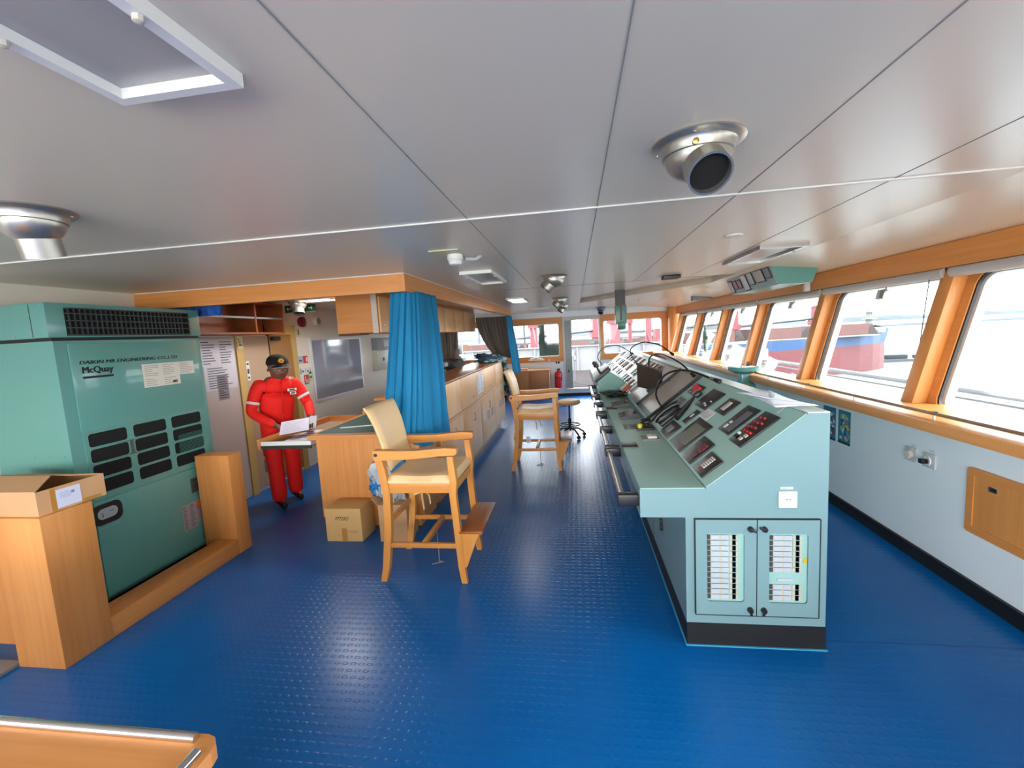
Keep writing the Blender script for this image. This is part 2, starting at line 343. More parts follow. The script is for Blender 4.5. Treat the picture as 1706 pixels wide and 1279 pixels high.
MB().ob(EW, -.2, -.17, .6, .68, -.05, -.03, bev=.005).build('door_handle', BLACK, d)
# alcove beams
m = MB(); m.box(XL, -1.33, 3.35, 3.40, 2.03, H); struct(m.build('trim_16', WX))
m = MB(); m.box(-1.33, -1.28, 3.35, 9.2, 2.03, H); struct(m.build('trim_17', WY))
m = MB(); m.box(XL+.02, -1.27, 3.342, 3.35, H-.008, H-.001); m.box(-1.28, -1.272, 3.342, 9.2, H-.008, H-.001); struct(m.build('trim_18', JW))
# left wall panelling in the alcove
m = MB(); m.box(XL, XL+.012, 3.5, 4.40, .02, 1.80); struct(m.build('door_2', pm('locker_laminate', (176, 164, 160), .4)))
YEL = pm('door_frame_ochre', (190, 160, 96), .45)
m = MB(); m.box(XL, XL+.03, 4.40, 4.5, .0, 1.81); m.box(XL, XL+.03, 4.88, 5.38, 1.81, 1.93); m.box(XL, XL+.03, 5.38, 5.47, 0, 1.93); struct(m.build('trim_19', YEL))
m = MB(); m.box(XL, XL+.02, 4.5, 4.93, .05, 1.80); struct(m.build('door_3', pm('door_beige', (172, 148, 122), .45)))
m = MB(); m.box(XL, XL+.012, 4.96, 5.38, .05, 1.81); m.box(XL, XL+.013, 4.93, 4.96, .05, 1.81, mat=1); d3 = struct(m.build('door_4', [pm('door_brown', (156, 112, 56), .45), DARK]))
MB().box(XL+.012, XL+.06, 4.98, 5.12, 1.74, 1.79, bev=.006).build('door_closer', BLACK, d3)
# ================================================================== CONSOLE
CY0, CY1 = 2.245, 9.9
con = thing('ship_control_console', 'long teal steel control console with sloping instrument top along the windows', 'console', (.84, CY0, 0))
XZ = Fr((0, 0, 0), (1, 0, 0), (0, 0, 1), (0, -1, 0))     # n = -y
body = MB().prism([(.515, .127), (1.172, .127), (1.172, 1.202), (1.08, 1.206), (.612, .838), (.295, .838), (.295, .69), (.515, .69)], XZ, -CY1, -CY0).build('console_body', TEAL, con)
MB().box(.517, 1.177, CY0+.003, CY1, 0, .127).build('plinth', RUB, con)
SE = Vector((.468, 0, .368)).normalized(); SNn = Vector((-SE.z, 0, SE.x))
SL = Fr((.612, 0, .838), SE, (0, 1, 0), SNn)             # u up the slope, v = y
# darker green worktop and slope skins, one per console bay
bays = [(2.245, 3.985), (3.985, 4.72), (4.72, 5.46), (5.46, 6.3), (6.3, 7.2), (7.2, 8.3), (8.3, 9.9)]
MB().box(.298, .61, CY0+.003, CY1-.01, .838, .842).build('desktop', TEALP, con)
MB().ob(SL, .008, .585, CY0+.003, bays[0][1]-.012, 0, .004).build('slope_panel', TEALP, con)
BEI = pm('beige_grey_display_cover', (176, 168, 160), .35); PALE = pm('pale_grey_panel', (196, 198, 198), .35)
MB().box(1.075, 1.172, CY0, CY1, 1.204, 1.21).build('top_ledge', pm('ledge_pale_green', (196, 212, 206), .35), con)
for i, (a, b_) in enumerate(bays[1:3]):
    m = MB(); m.ob(SL, .06, .56, a+.02, b_-.02, 0, .006, 0); m.ob(SL, .0, .585, a-.012, a+.012, 0, .03, 1); m.build('display_cover', [BEI, BLACK], con)
m = MB(); m.ob(SL, -.012, .012, 3.99, 9.6, 0, .055); m.build('slope_rim', TEAL, con)
for a, b_ in bays[3:]:
    MB().ob(SL, .03, .56, a+.02, b_-.03, 0, .008).build('slope_panel', PALE, con)
# near end doors
FE = Fr((0, CY0, 0), (1, 0, 0), (0, 0, 1), (0, -1, 0))
BRK = pm('breaker_beige', (206, 196, 176), .5); BRKD = pm('breaker_dark', (74, 66, 66), .5); LBL = pm('label_white', (196, 200, 208), .6); YELW = pm('yellow_plastic', (226, 186, 30), .5)
for (u0, u1, w0, w1, lx) in ((.56, .846, .612, .79, 1), (.85, 1.132, .905, 1.082, -1)):
    m = MB(); holed(m, Fr(FE.p(0, 0, .013), FE.U, FE.V, FE.N), u0, u1, .182, .683, w0, w1, .252, .612, .014, .014, 0, 0)
    ringstrip(m, FE, u0-.005, u1+.006, .177, .688, .004, .006, .0, .0125, 1)
    dr = m.build('cabinet_door', [TEAL, RUB], con)
    bk = MB(); bk.ob(FE, w0, w1, .252, .612, .0008, .002)
    bk.build('breaker_tray', TEALP, dr)
    segs = [(.262, .605)] if u0 < .7 else [(.41, .605), (.262, .35)]
    for s0, s1 in segs:
        for c0, c1, mt in ((.02, .035, BRKD), (.035, .11, BRK), (.04, .075, LBL), (.085, .12, LBL), (.125, .165, BRK), (.138, .155, BRKD)):
            nn = max(3, int((s1-s0)/.027)); g = MB()
            for i in range(nn):
                z0 = s0+(s1-s0)*i/nn; g.ob(FE, w0+c0-.015, w0+c1-.015, z0+.002, z0+(s1-s0)/nn-.003, .002, .006 if mt is not LBL else .0075)
            g.build('breaker_column' if mt is not LBL else 'label_column', mt, dr)['kind'] = 'stuff'
    if u0 > .7:
        MB().ob(FE, w1-.018, w1-.002, .46, .485, .002, .007).build('yellow_tag', YELW, dr); MB().ob(FE, w0+.04, w0+.115, .365, .378, .002, .006).build('label_plate', LBL, dr)
    MB().ob(FE, w0, w1, .252, .612, .010, .012).build('door_window', ACRY, dr)
    for z, ang in ((.638, -25*lx), (.215, -80)):
        cx = (u1-.03) if lx > 0 else (u0+.03); g = MB(); f2 = Fr(FE.p(cx, z, .014), FE.U, FE.V, FE.N)
        g.lathe([(.0, .018), (.012, .018), (.014, .012), (.014, 0)], f2, 14); a_ = math.radians(ang)
        g.tube([f2.p(0, 0, .014), f2.p(math.cos(a_)*.026*(1 if lx > 0 else -1)*(1), math.sin(a_)*.026*(1 if abs(ang) > 50 else 1), .012)], .006, 6)
        g.build('door_latch', BLACK, dr)
# latch on aisle side of the console
m = MB(); m.box(.50, .515, 2.86, 2.89, .36, .41, bev=.004); m.box(.497, .515, 2.85, 2.87, .34, .37, bev=.003); m.build('side_latch', BLACK, con)
for y in (3.2, 4.3, 5.4): MB().box(.5135, .516, y-.002, y+.002, .13, .69).build('side_seam', RUB, con)
SEAL = pm('pale_blue_sealant', (70, 170, 210), .5)
MB().box(.509, 1.183, CY0-.006, CY0+.003, 0, .004).build('sealant_bead', SEAL, con)
MB().box(.509, .517, CY0+.003, CY1, 0, .004).build('sealant_bead', SEAL, con)
# socket on the near end
sk = tag(MB().ob(FE, .947, 1.03, .744, .826, 0, .012, bev=.004).build('wall_socket', WHITE), 'white round-pin socket on the near end of the teal console', 'socket')
g = MB(); f2 = Fr(FE.p(.989, .785, .012), FE.U, FE.V, FE.N); g.lathe([(.021, .001), (.023, .002), (.025, 0)], f2, 20, 0); g.lathe([(.0, .0008), (.02, .0008)], f2, 18, 1)
for dx in (-.007, .007): g.lathe([(.0, .003), (.0025, .003), (.0025, 0)], Fr(f2.p(dx, .004), f2.U, f2.V, f2.N), 8, 2)
g.build('socket_recess', [LGREY, pm('socket_white', (214, 214, 210), .5), BLACK], sk)
m = MB(); sheet(m, FE, .958, 1.015, .834, .846, 0, 1); m.build('label_strip', [LBL, INK], con)
# --- instruments let into the slope
PB = pm('instrument_black', (34, 32, 34), .35); PBR = pm('instrument_bezel', (20, 22, 24), .4)
LCD = pm('display_grey_olive', (116, 118, 106), .25); KEY = pm('key_white', (214, 212, 204), .5); KR = pm('key_dark_red', (126, 26, 34), .4); LR = pm('lamp_red', (160, 16, 18), .25)
SMT = pm('small_text_grey', (120, 112, 108), .7)
def panel(u0, u1, v0, v1, name, mats=PB, h=.008):
    m = MB(); m.ob(SL, u0, u1, v0, v1, .004, .004+h, 0, bev=.003); return m.build(name, mats, con)
def keys(par, name, mat, lst, h=.005, z=.012):
    for (u0, u1, v0, v1) in lst: MB().ob(SL, u0, u1, v0, v1, z, z+h).build(name, mat, par)
def ticks(par, u0, u1, v0, v1, nu, nv, mat=None):
    m = MB()
    for i in range(nu):
        for j in range(nv):
            u = u0+(u1-u0)*(i+.5)/nu; v = v0+(v1-v0)*(j+.5)/nv
            m.add([SL.p(u-.003, v-.012, .0126), SL.p(u+.003, v-.012, .0126), SL.p(u+.003, v+.012, .0126), SL.p(u-.003, v+.012, .0126)], [(0, 1, 2, 3)])
    o = m.build('panel_lettering', mat or SMT, par); return o
def keyrow(a): # six white keys standing side by side in y
    u0, u1, v0, v1, nk = a; return [(u0, u1, v0+(v1-v0)*i/nk+.003, v0+(v1-v0)*(i+1)/nk-.003) for i in range(nk)]
# the nearest panel runs its keys along u
A = panel(.02, .158, 2.355, 2.548, 'button_panel'); keys(A, 'key', KEY, [(.062+.0135*i, .062+.0135*i+.0095, 2.425, 2.475) for i in range(6)]); keys(A, 'key', LR, [(.04, .052, 2.435, 2.462)])
B = panel(.02, .2, 2.598, 2.81, 'alarm_panel'); keys(B, 'key', KR, [(.105+.023*i, .123+.023*i, 2.63+.0, 2.69) for i in range(3)]+[(.06+.012*i, .069+.012*i, 2.64, 2.665) for i in range(3)]); ticks(B, .03, .19, 2.71, 2.79, 6, 2)
D1 = panel(.02, .278, 2.855, 3.15, 'display_unit'); MB().ob(SL, .075, .235, 2.885, 3.10, .012, .0135).build('screen', LCD, D1); ticks(D1, .025, .07, 2.88, 3.12, 2, 5)
D = panel(.016, .147, 3.23, 3.49, 'intercom_unit'); MB().ob(SL, .05, .11, 3.31, 3.41, .012, .016).build('screen', GREY, D); ticks(D, .02, .045, 3.26, 3.46, 1, 4)
F_ = panel(.18, .315, 3.235, 3.325, 'microphone_rest'); keys(F_, 'key', LGREY, [(.24, .275, 3.27, 3.29)])
G_ = panel(.213, .338, 3.70, 3.89, 'meter_panel', GREY)
ticks(G_, .22, .33, 3.72, 3.87, 4, 3, INK)
H_ = panel(.34, .517, 3.21, 3.48, 'switch_panel'); keys(H_, 'key', LGREY, [(.365, .378, 3.26, 3.285), (.375, .388, 3.31, 3.335), (.41, .42, 3.25, 3.275)])
I_ = panel(.398, .505, 3.645, 3.876, 'guarded_switch_panel', PBR)
keys(I_, 'switch_guard', pm('guard_red', (214, 20, 44), .35), [(.42, .478, 3.67, 3.70), (.42, .478, 3.73, 3.76), (.44, .49, 3.79, 3.82)], h=.02)
keys(I_, 'key', LGREY, [(.403, .415, 3.80, 3.83)])
J = panel(.371, .503, 2.893, 3.08, 'button_panel'); keys(J, 'key', KEY, [(.402+.0125*i, .402+.0125*i+.009, 2.965, 3.015) for i in range(6)])
K = panel(.285, .506, 2.6, 2.778, 'radio_panel', PBR); MB().ob(SL, .305, .47, 2.625, 2.70, .012, .0145).build('screen', pm('radio_face', (96, 98, 108), .4), K); keys(K, 'key', KEY, [(.31, .34, 2.71, 2.735), (.35, .37, 2.71, 2.73)])
ticks(K, .38, .49, 2.715, 2.755, 4, 1)
LL = panel(.267, .512, 2.372, 2.548, 'lamp_panel')
for i, (u, v, mt) in enumerate([(.36, .50, LR), (.36, .46, LR), (.36, .42, LR), (.392, .515, KR), (.395, .475, KR), (.398, .435, KR), (.43, .51, KR), (.43, .47, KR), (.435, .43, KR), (.465, .5, KR), (.468, .46, KR), (.33, .51, KEY)]):
    g = MB(); g.lathe([(0, .014), (.007, .013), (.0095, .009), (.0095, 0)], Fr(SL.p(u, 2+v, .012), SL.U, SL.V, SL.N), 12); g.build('lamp_button', mt, LL)
keys(LL, 'key', BEIGE, [(.298, .318, 2.435, 2.465), (.325, .345, 2.42, 2.45)]); keys(LL, 'key', BLACKG, [(.295, .318, 2.48, 2.51)], h=.012)
m = MB(); sheet(m, SL, .285, .365, 3.035, 3.2, .004, 7); m.build('instruction_card', [PAPER, pm('faint_ink', (170, 150, 156), .8)], con)
for u, v in ((.09, 2.575), (.165, 2.83), (.53, 2.46), (.25, 3.22)):
    MB().ob(SL, u, u+.04, v-.012, v+.004, .004, .006).build('label_plate', LBL, con)
# instruments on the far bays
rnd = random.Random(3)
for a, b_ in bays[3:]:
    y = a+.06
    while y < b_-.16:
        for u0, u1 in ((.05, .2), (.23, .37), (.40, .54)):
            if rnd.random() < .8:
                w = rnd.uniform(.1, .2); mt = rnd.choice([PB, PB, GREY, pm('panel_brown', (150, 96, 52), .5), pm('panel_silver', (166, 168, 170), .4), BEI])
                q = MB().ob(SL, u0, u1, y, min(y+w, b_-.04), .008, .018, bev=.003).build('instrument_panel', mt, con)
                if rnd.random() < .6:
                    for i in range(3): MB().ob(SL, u0+.02+.035*i, u0+.035+.035*i, y+.02, y+.05, .018, .028).build('key', rnd.choice([KEY, BLACK, LR]), q)
        y += .24
# handrails on the desk edge: four bars on black brackets
for (y0, y1) in ((2.30, 3.22), (3.30, 4.62), (4.74, 5.9), (6.0, 7.1)):
    g = MB(); g.tube([(.215, y0, .765), (.215, y1, .765)], .019, 12); hr = g.build('handrail', STEEL, con)
    for y in [y0, y1]+([(y0+y1)/2] if y1-y0 > 1.1 else []):
        g = MB(); g.box(.188, .297, y-.028, y+.028, .735, .797, bev=.01); g.build('rail_bracket', BLACK, hr)
for y in (3.1, 4.6, 5.75):
    MB().box(.291, .4, y-.05, y+.09, .8405, .846, bev=.002).build('edge_plate', BLACK, con)
# --- things on the console
def fr_at(u, v, n=.004): return Fr(SL.p(u, v, n), SL.U, SL.V, SL.N)
# handset cradle with phone
ph = thing('telephone_handset', 'black telephone handset lying in its cradle beside the square intercom unit', 'telephone', SL.p(.15, 3.63, .012))
g = MB(); g.ob(SL, .045, .25, 3.53, 3.75, .004, .03, bev=.008); g.build('cradle', PBR, ph)
g = MB(); g.tube([SL.p(.03, 3.64, .05), SL.p(.08, 3.64, .066), SL.p(.15, 3.635, .07), SL.p(.21, 3.63, .066), SL.p(.26, 3.63, .05)], [.026, .022, .02, .022, .026], 12); g.build('handset', BLACK, ph)
g = MB(); g.ob(SL, .09, .2, 3.70, 3.74, .03, .034); g.build('keypad', GREY, ph)
# hand microphone with coil cord
mi = thing('hand_microphone', 'black palm microphone with coiled cord lying over the switch panel', 'microphone', SL.p(.4, 3.6, .02))
g = MB(); g.ob(SL, .385, .445, 3.53, 3.64, .01, .045, bev=.014); g.build('microphone_body', BLACK, mi)
g = MB(); pts = []
c0, c1 = SL.p(.385, 3.56, .03), SL.p(.17, 3.4, .03)
for i in range(240):
    t_ = i/239; p = c0.lerp(c1, t_); ra = .004+.012*min(1, t_*2); pts.append(p+Vector((math.cos(i*.9)*ra, math.sin(i*.9)*ra*.7, math.sin(i*.9)*ra)))
g.tube(pts, .0035, 5); g.build('coiled_cord', BLACK, mi)
# papers on the top ledge
pa = thing('paper_bundle', 'loose curled paper sheets on the near top edge of the console', 'papers', (1.06, 2.55, 1.2))
def curl(u, v, k=0): return Vector((.985+.2*u, 2.37+.5*v, 1.205+.012*math.sin(3*v+2*u+k)+.03*(1-u)**2*(.3+v*0)+.004*k))
for k in range(3):
    g = MB(); g.grid(lambda u, v: curl(u, v, k*.7)+Vector((-.03*k*0, .03*k, .003*k)), 8, 12); o = g.build('sheet', PAPER, pa); sm = o.modifiers.new('s', 'SOLIDIFY'); sm.thickness = .0012
g = MB(); g.tube([(1.02, 2.72+.0, 1.245), (1.04, 2.55, 1.25)], .018, 12, cap=False); g.build('rolled_sheet', PAPER, pa)
# flexible reading lamps
def goose(name, label, pts, r=.009, head=True):
    t_ = thing(name, label, 'lamp', pts[0])
    P = [Vector(p) for p in pts]; out = []
    for i in range(len(P)-1):                       # Catmull-Rom
        a, b_, c_, d_ = P[max(i-1, 0)], P[i], P[i+1], P[min(i+2, len(P)-1)]
        for k in range(8):
            s = k/8; out.append(.5*((2*b_)+(c_-a)*s+(2*a-5*b_+4*c_-d_)*s*s+(3*b_-a-3*c_+d_)*s**3))
    out.append(P[-1]); g = MB(); g.tube(out, r, 8); g.build('flexible_arm', BLACK, t_)
    g = MB(); g.lathe([(.022, 0), (.022, .02), (.012, .03)], Fr(pts[0]), 14); g.build('lamp_base', BLACK, t_)
    if head:
        e = out[-1]; d_ = (out[-1]-out[-4]).normalized(); g = MB(); g.tube([e-d_*.01, e+d_*.02, e+d_*.03], .013, 12); g.build('collar', CHROME, t_)
        g = MB(); g.tube([e+d_*.028, e+d_*.075], [.014, .018], 12); g.build('lamp_head', BLACK, t_)
    return t_
goose('gooseneck_lamp', 'black gooseneck lamp arching over the nearest instrument bay, beside the telephone handset', [SL.p(.15, 3.86, .01), SL.p(.19, 3.84, .17), SL.p(.33, 3.72, .27), SL.p(.45, 3.5, .25), SL.p(.52, 3.25, .14)], .008)
goose('gooseneck_lamp', 'black gooseneck lamp rising behind the monitor and reaching towards the red switches', [SL.p(.3, 5.1, .01), SL.p(.42, 5.0, .25), SL.p(.52, 4.75, .27), SL.p(.56, 4.35, .16), SL.p(.56, 4.2, .06)], .008)
goose('gooseneck_lamp', 'thin gooseneck lamp arching over the windowside edge behind the monitor', [SL.p(.4, 6.9, .01), SL.p(.45, 6.8, .26), SL.p(.6, 6.3, .3), SL.p(.68, 5.7, .22), SL.p(.7, 5.5, .1)], .008)
goose('gooseneck_lamp', 'thin gooseneck lamp at the farthest console bay beside the end wall window', [SL.p(.0, 8.9, .01), SL.p(.02, 8.8, .32), SL.p(.2, 8.6, .42), SL.p(.42, 8.2, .33), SL.p(.5, 7.8, .12)], .008)
# black monitor
mo = thing('monitor', 'black flat monitor seen from behind on the slope between the beige covers', 'monitor', SL.p(.3, 5.0, 0))
c_ = [Vector(p) for p in ((.70, 5.17, .985), (.862, 4.75, .98), (.862, 4.75, 1.2), (.70, 5.17, 1.245))]
nn = (c_[1]-c_[0]).cross(c_[3]-c_[0]).normalized(); g = MB(); g.add([p-nn*.02 for p in c_]+[p+nn*.02 for p in c_], [(0, 1, 2, 3), (7, 6, 5, 4), (0, 4, 5, 1), (1, 5, 6, 2), (2, 6, 7, 3), (3, 7, 4, 0)]); g.build('screen_housing', pm('monitor_black', (30, 32, 36), .35), mo)
g = MB(); g.tube([(.83, 4.98, 1.08), (.84, 4.93, .99)], .018, 8); g.ob(SL, .18, .34, 4.82, 5.05, .006, .02, bev=.005); g.build('monitor_stand', BLACK, mo)
g = MB(); g.tube([(.9, 4.72, 1.1), (.98, 4.62, 1.1), (1.02, 4.55, 1.0), (.95, 4.6, .98), (.85, 4.7, .965)], .004, 6); tag(g.build('video_cable', BLACK), 'thin black cable looping from the monitor over the beige covers', 'cable')
# desk-level controls
def control(label, y, x0=.36, w=.15, l=.2, h=.03):
    t_ = thing('trackball_unit', label, 'control unit', (x0+w/2, y+l/2, .842), 'trackball units')
    g = MB(); g.prism([(0, 0), (w, 0), (w, h*1.2), (w*.85, h*1.6), (0, h*.6)], Fr((x0, y, .842), (1, 0, 0), (0, 0, 1), (0, -1, 0)), -l, 0); g.build('housing', pm('control_grey', (70, 68, 70), .45), t_)
    g = MB(); g.lathe([(0, .02), (.014, .016), (.02, 0)], Fr((x0+w*.8, y+l*.3, .842+h*1.3)), 14); g.build('ball', BLACK, t_)
    g = MB(); g.lathe([(0, .018), (.008, .018), (.008, 0)], Fr((x0+w*.25, y+l*.6, .842+h*.7)), 10); g.build('knob', BLACK, t_); return t_
control('dark trackball unit on the worktop beside the first beige display cover, nearer of two', 4.02, .38, .16, .24)
control('dark trackball unit on the worktop just behind the nearer one', 4.62, .36, .17, .26)
st = thing('steering_wheel', 'small black ring steering control with a yellow knob on the worktop', 'helm control', (.53, 3.66, .842))
g = MB(); g.box(.46, .60, 3.56, 3.76, .842, .857, bev=.003); g.build('base_plate', BLACK, st)
g = MB(); g.tube([(.55+.045*math.cos(a), 3.68+.055*math.sin(a), .895+.01*math.cos(a)) for a in [2*PI*i/24 for i in range(25)]], .011, 8, cap=False); g.tube([(.55, 3.68, .857), (.55, 3.68, .885)], .018, 10); g.tube([(.505, 3.68, .89), (.595, 3.68, .9)], .006, 6); g.build('ring', BLACK, st)
g = MB(); g.lathe([(0, .035), (.014, .033), (.02, .02), (.018, 0)], Fr((.487, 3.6, .857)), 16); g.build('knob', pm('knob_yellow', (206, 196, 40), .4), st)
tg = thing('toggle_plate', 'small grey plate with two cream levers nearest on the worktop', 'control', (.52, 3.3, .842))
MB().box(.455, .575, 3.235, 3.37, .842, .848, bev=.002).build('plate', GREY, tg)
for k in range(2): MB().box(.495, .56, 3.262+.045*k, 3.29+.045*k, .848, .866, bev=.005).build('lever', BEIGE, tg)
m = MB(); sheet(m, WF, .37, .46, 3.6, 3.8, .842, 5, 2, seed=4); tag(m.build('label_sheet', [pm('label_greenish', (150, 170, 160), .6), INKB]), 'printed label sheet stuck flat beside the ring steering control', 'label')
# steering stand and telegraph at the desk edge
tl = thing('engine_telegraph', 'teal wedge shaped engine control stand with black levers on the worktop', 'engine telegraph', (.45, 6.1, .842))
g = MB(); g.prism([(.27, .842), (.6, .842), (.6, 1.0), (.42, 1.12), (.27, 1.0)], XZ, -6.6, -5.75); g.build('housing', TEALD, tl)
g = MB(); g.ob(Fr((.27, 5.78, 1.0), (.15, 0, .12), (0, 1, 0), (-.12, 0, .15)), -.03, .22, -.06, .8, .0, .04, bev=.006); g.build('lever_plate', BLACK, tl)
for y in (5.95, 6.1, 6.45):
    g = MB(); g.tube([(.32, y, 1.06), (.27, y-.02, 1.17)], .012, 8); g.lathe([(0, .05), (.03, .045), (.035, .02), (.03, 0)], Fr((.265, y-.02, 1.16)), 12); g.build('lever', BLACK, tl)
MB().ob(Fr((.36, 5.8, 1.09), (.15, 0, .12), (0, 1, 0), (-.12, 0, .15)), -.02, .1, .1, .5, .03, .045).build('dial_plate', PALE, tl)
cc = thing('cable_heap', 'tangle of black cables heaped on the worktop in front of the teal stand', 'cables', (.45, 5.5, .842))
rr = random.Random(5)
for q in range(4):
    g = MB(); ph_ = rr.random()*6; g.tube([(.45+(.12+.02*q)*math.cos(a*(1+.2*q)+ph_)*(.7+.3*math.sin(a*.7)), 5.42+.18*math.sin(a*1.3+ph_), .853+.006*q+.02*abs(math.sin(a*2+q))) for a in [i*.35 for i in range(40)]], .007, 6); g.build('cable', BLACK, cc)
bx = tag(MB().ob(SL, -.02, .1, 5.52, 5.72, .058, .11, bev=.006).build('junction_box', [WHITE]), 'white box with a brown side standing on the slope rim by the monitor', 'box')
MB().ob(SL, -.018, .098, 5.5, 5.52, .058, .105).build('side_plate', pm('rust_brown', (160, 84, 44), .6), bx)
# ================================================================== RIGHT WALL, SILL, CEILING ITEMS
RW = Fr((XR, 0, 0), (0, 1, 0), (0, 0, 1), (-1, 0, 0))
# sill rail
rl = thing('sill_rail', 'double stainless grab rail running along the wooden window sill', 'rail', (1.96, 4.5, 1.05))
g = MB(); g.tube([(1.96, -3.4, 1.082), (1.96, 11.3, 1.082)], .009, 8); g.tube([(1.985, -3.4, 1.079), (1.985, 11.3, 1.079)], .007, 8); g.build('rail_bar', CHROME, rl)
for i in range(16): MB().tube([(1.96, 1.3+.72*i, 1.05), (1.96, 1.3+.72*i, 1.082)], .006, 8).build('rail_post', STEEL, rl)
# flush hooks on sill
for i, y in enumerate((2.95, 4.4, 6.1, 7.6)):
    g = MB(); g.lathe([(0, .008), (.012, .007), (.02, 0)], Fr((2.07, y, 1.05)), 12); g.tube([(2.07, y, 1.057), (2.10, y-.04, 1.057)], .003, 6)
    tag(g.build('sill_catch', BLACK), 'small dark catch on the window sill behind the rail, %s to the viewer' % ('nearest', 'second nearest', 'third nearest', 'fourth nearest')[i], 'catch', 'sill catches')
# hinged wall locker
lk = thing('wall_locker', 'beech veneer flush locker low on the right wall below the window', 'locker', (XR, 2.66, .38))
m = MB(); ringstrip(m, RW, 2.1, 2.825, .375, .757, .02, .045, 0, .016); m.build('locker_frame', WY, lk)
dd = MB().ob(RW, 2.145, 2.78, .42, .712, 0, .010).build('locker_door', WZ, lk)
m = MB(); ringstrip(m, RW, 2.640, 2.69, .655, .682, .004, .005, .01, .014, 0); m.ob(RW, 2.645, 2.685, .66, .677, .010, .0115, 1); m.build('flush_handle', [STEEL, BLACK], dd)
# sockets
for (y, lab, blk) in ((3.27, 'grey round wall socket with cream cap, left of the pair on the right wall', 0), (3.115, 'grey wall socket with a black plug in it, right of the pair', 1)):
    t_ = thing('wall_socket', lab, 'socket', (XR, y, .7)); MB().ob(RW, y-.05, y+.05, .655, .75, 0, .012, bev=.003).build('cover_plate', LGREY, t_)
    g = MB(); g.lathe([(0, .02), (.024, .02), (.03, .014), (.03, 0)] if not blk else [(.018, .004), (.028, .008), (.03, 0)], Fr(RW.p(y+.005, .70, .012), RW.U, RW.V, RW.N), 18); g.build('socket_face', BEIGE if not blk else WHITE, t_)
    if blk: g = MB(); g.ob(RW, y+.0, y+.035, .68, .71, .012, .05, bev=.006); g.build('plug', BLACK, t_)
    MB().ob(RW, y-.03, y+.01, .757, .77, 0, .002).build('label_plate', LBL, t_)
# posters
def poster(y0, y1, z0, z1, label, cols, seed):
    rd = random.Random(seed); m = MB(); m.ob(RW, y0, y1, z0, z1, 0, .002, 0)
    for i in range(60):
        a = rd.uniform(y0+.004, y1-.058); b_ = rd.uniform(z0+.03, z1-.055); w = rd.uniform(.02, .055); h = rd.uniform(.015, .05)
        m.prism([(a+w/2+w/2*math.cos(t)*rd.uniform(.6, 1), b_+h/2+h/2*math.sin(t)*rd.uniform(.6, 1)) for t in [i2*PI/4 for i2 in range(8)]], RW, .002+i*.00001, .0026+i*.00002, rd.randrange(1, len(cols)))
    m.ob(RW, y0, y1, z0, z0+.02, .002, .0026, 1); tag(m.build('poster', cols), label, 'poster')
PC = [pm('poster_teal', (30, 116, 140), .5), pm('poster_navy', (16, 40, 74), .5), pm('poster_green', (96, 176, 120), .5), pm('poster_yellow', (206, 170, 70), .5), pm('poster_pink', (180, 80, 140), .5), pm('poster_cyan', (40, 150, 190), .5), pm('poster_white', (190, 210, 220), .5)]
poster(3.955, 4.125, .575, .86, 'brightly coloured poster with yellow, green and pink shapes under the sill', PC, 2)
poster(4.165, 4.36, .57, .86, 'dark teal poster half hidden behind the console, left of the bright one', [PC[0], PC[1], PC[6], PC[5], pm('poster_maroon', (120, 60, 90), .5)], 5)
# pelorus bearing repeater on the sill
pe = thing('bearing_repeater', 'teal bearing repeater with round top on a bracket at the window sill', 'gyro repeater', (1.87, 5.3, .9))
g = MB(); g.lathe([(0, -.045), (.09, -.045), (.165, -.01), (.17, .03), (.13, .035)], Fr((1.87, 5.3, 1.12)), 28); g.build('bowl', TEALD, pe)
g = MB(); g.lathe([(0, .03), (.13, .032)], Fr((1.87, 5.3, 1.12)), 24); g.build('dial', WHITE, pe)
g = MB(); g.tube([(1.80, 5.2, 1.16), (1.94, 5.4, 1.16)], .006, 6); g.box(1.925, 1.95, 5.36, 5.4, 1.15, 1.2, bev=.004); g.build('sighting_arm', BLACK, pe)
g = MB(); g.box(1.82, 1.92, 5.24, 5.38, .96, 1.08, bev=.02); g.tube([(1.87, 5.3, 1.0), (1.96, 5.3, .93), (1.93, 5.3, .85)], .035, 10); g.build('bracket', TEALD, pe)
MB().box(1.80, 1.9, 5.24, 5.36, .87, .96, bev=.01).build('wooden_block', WZ, pe)
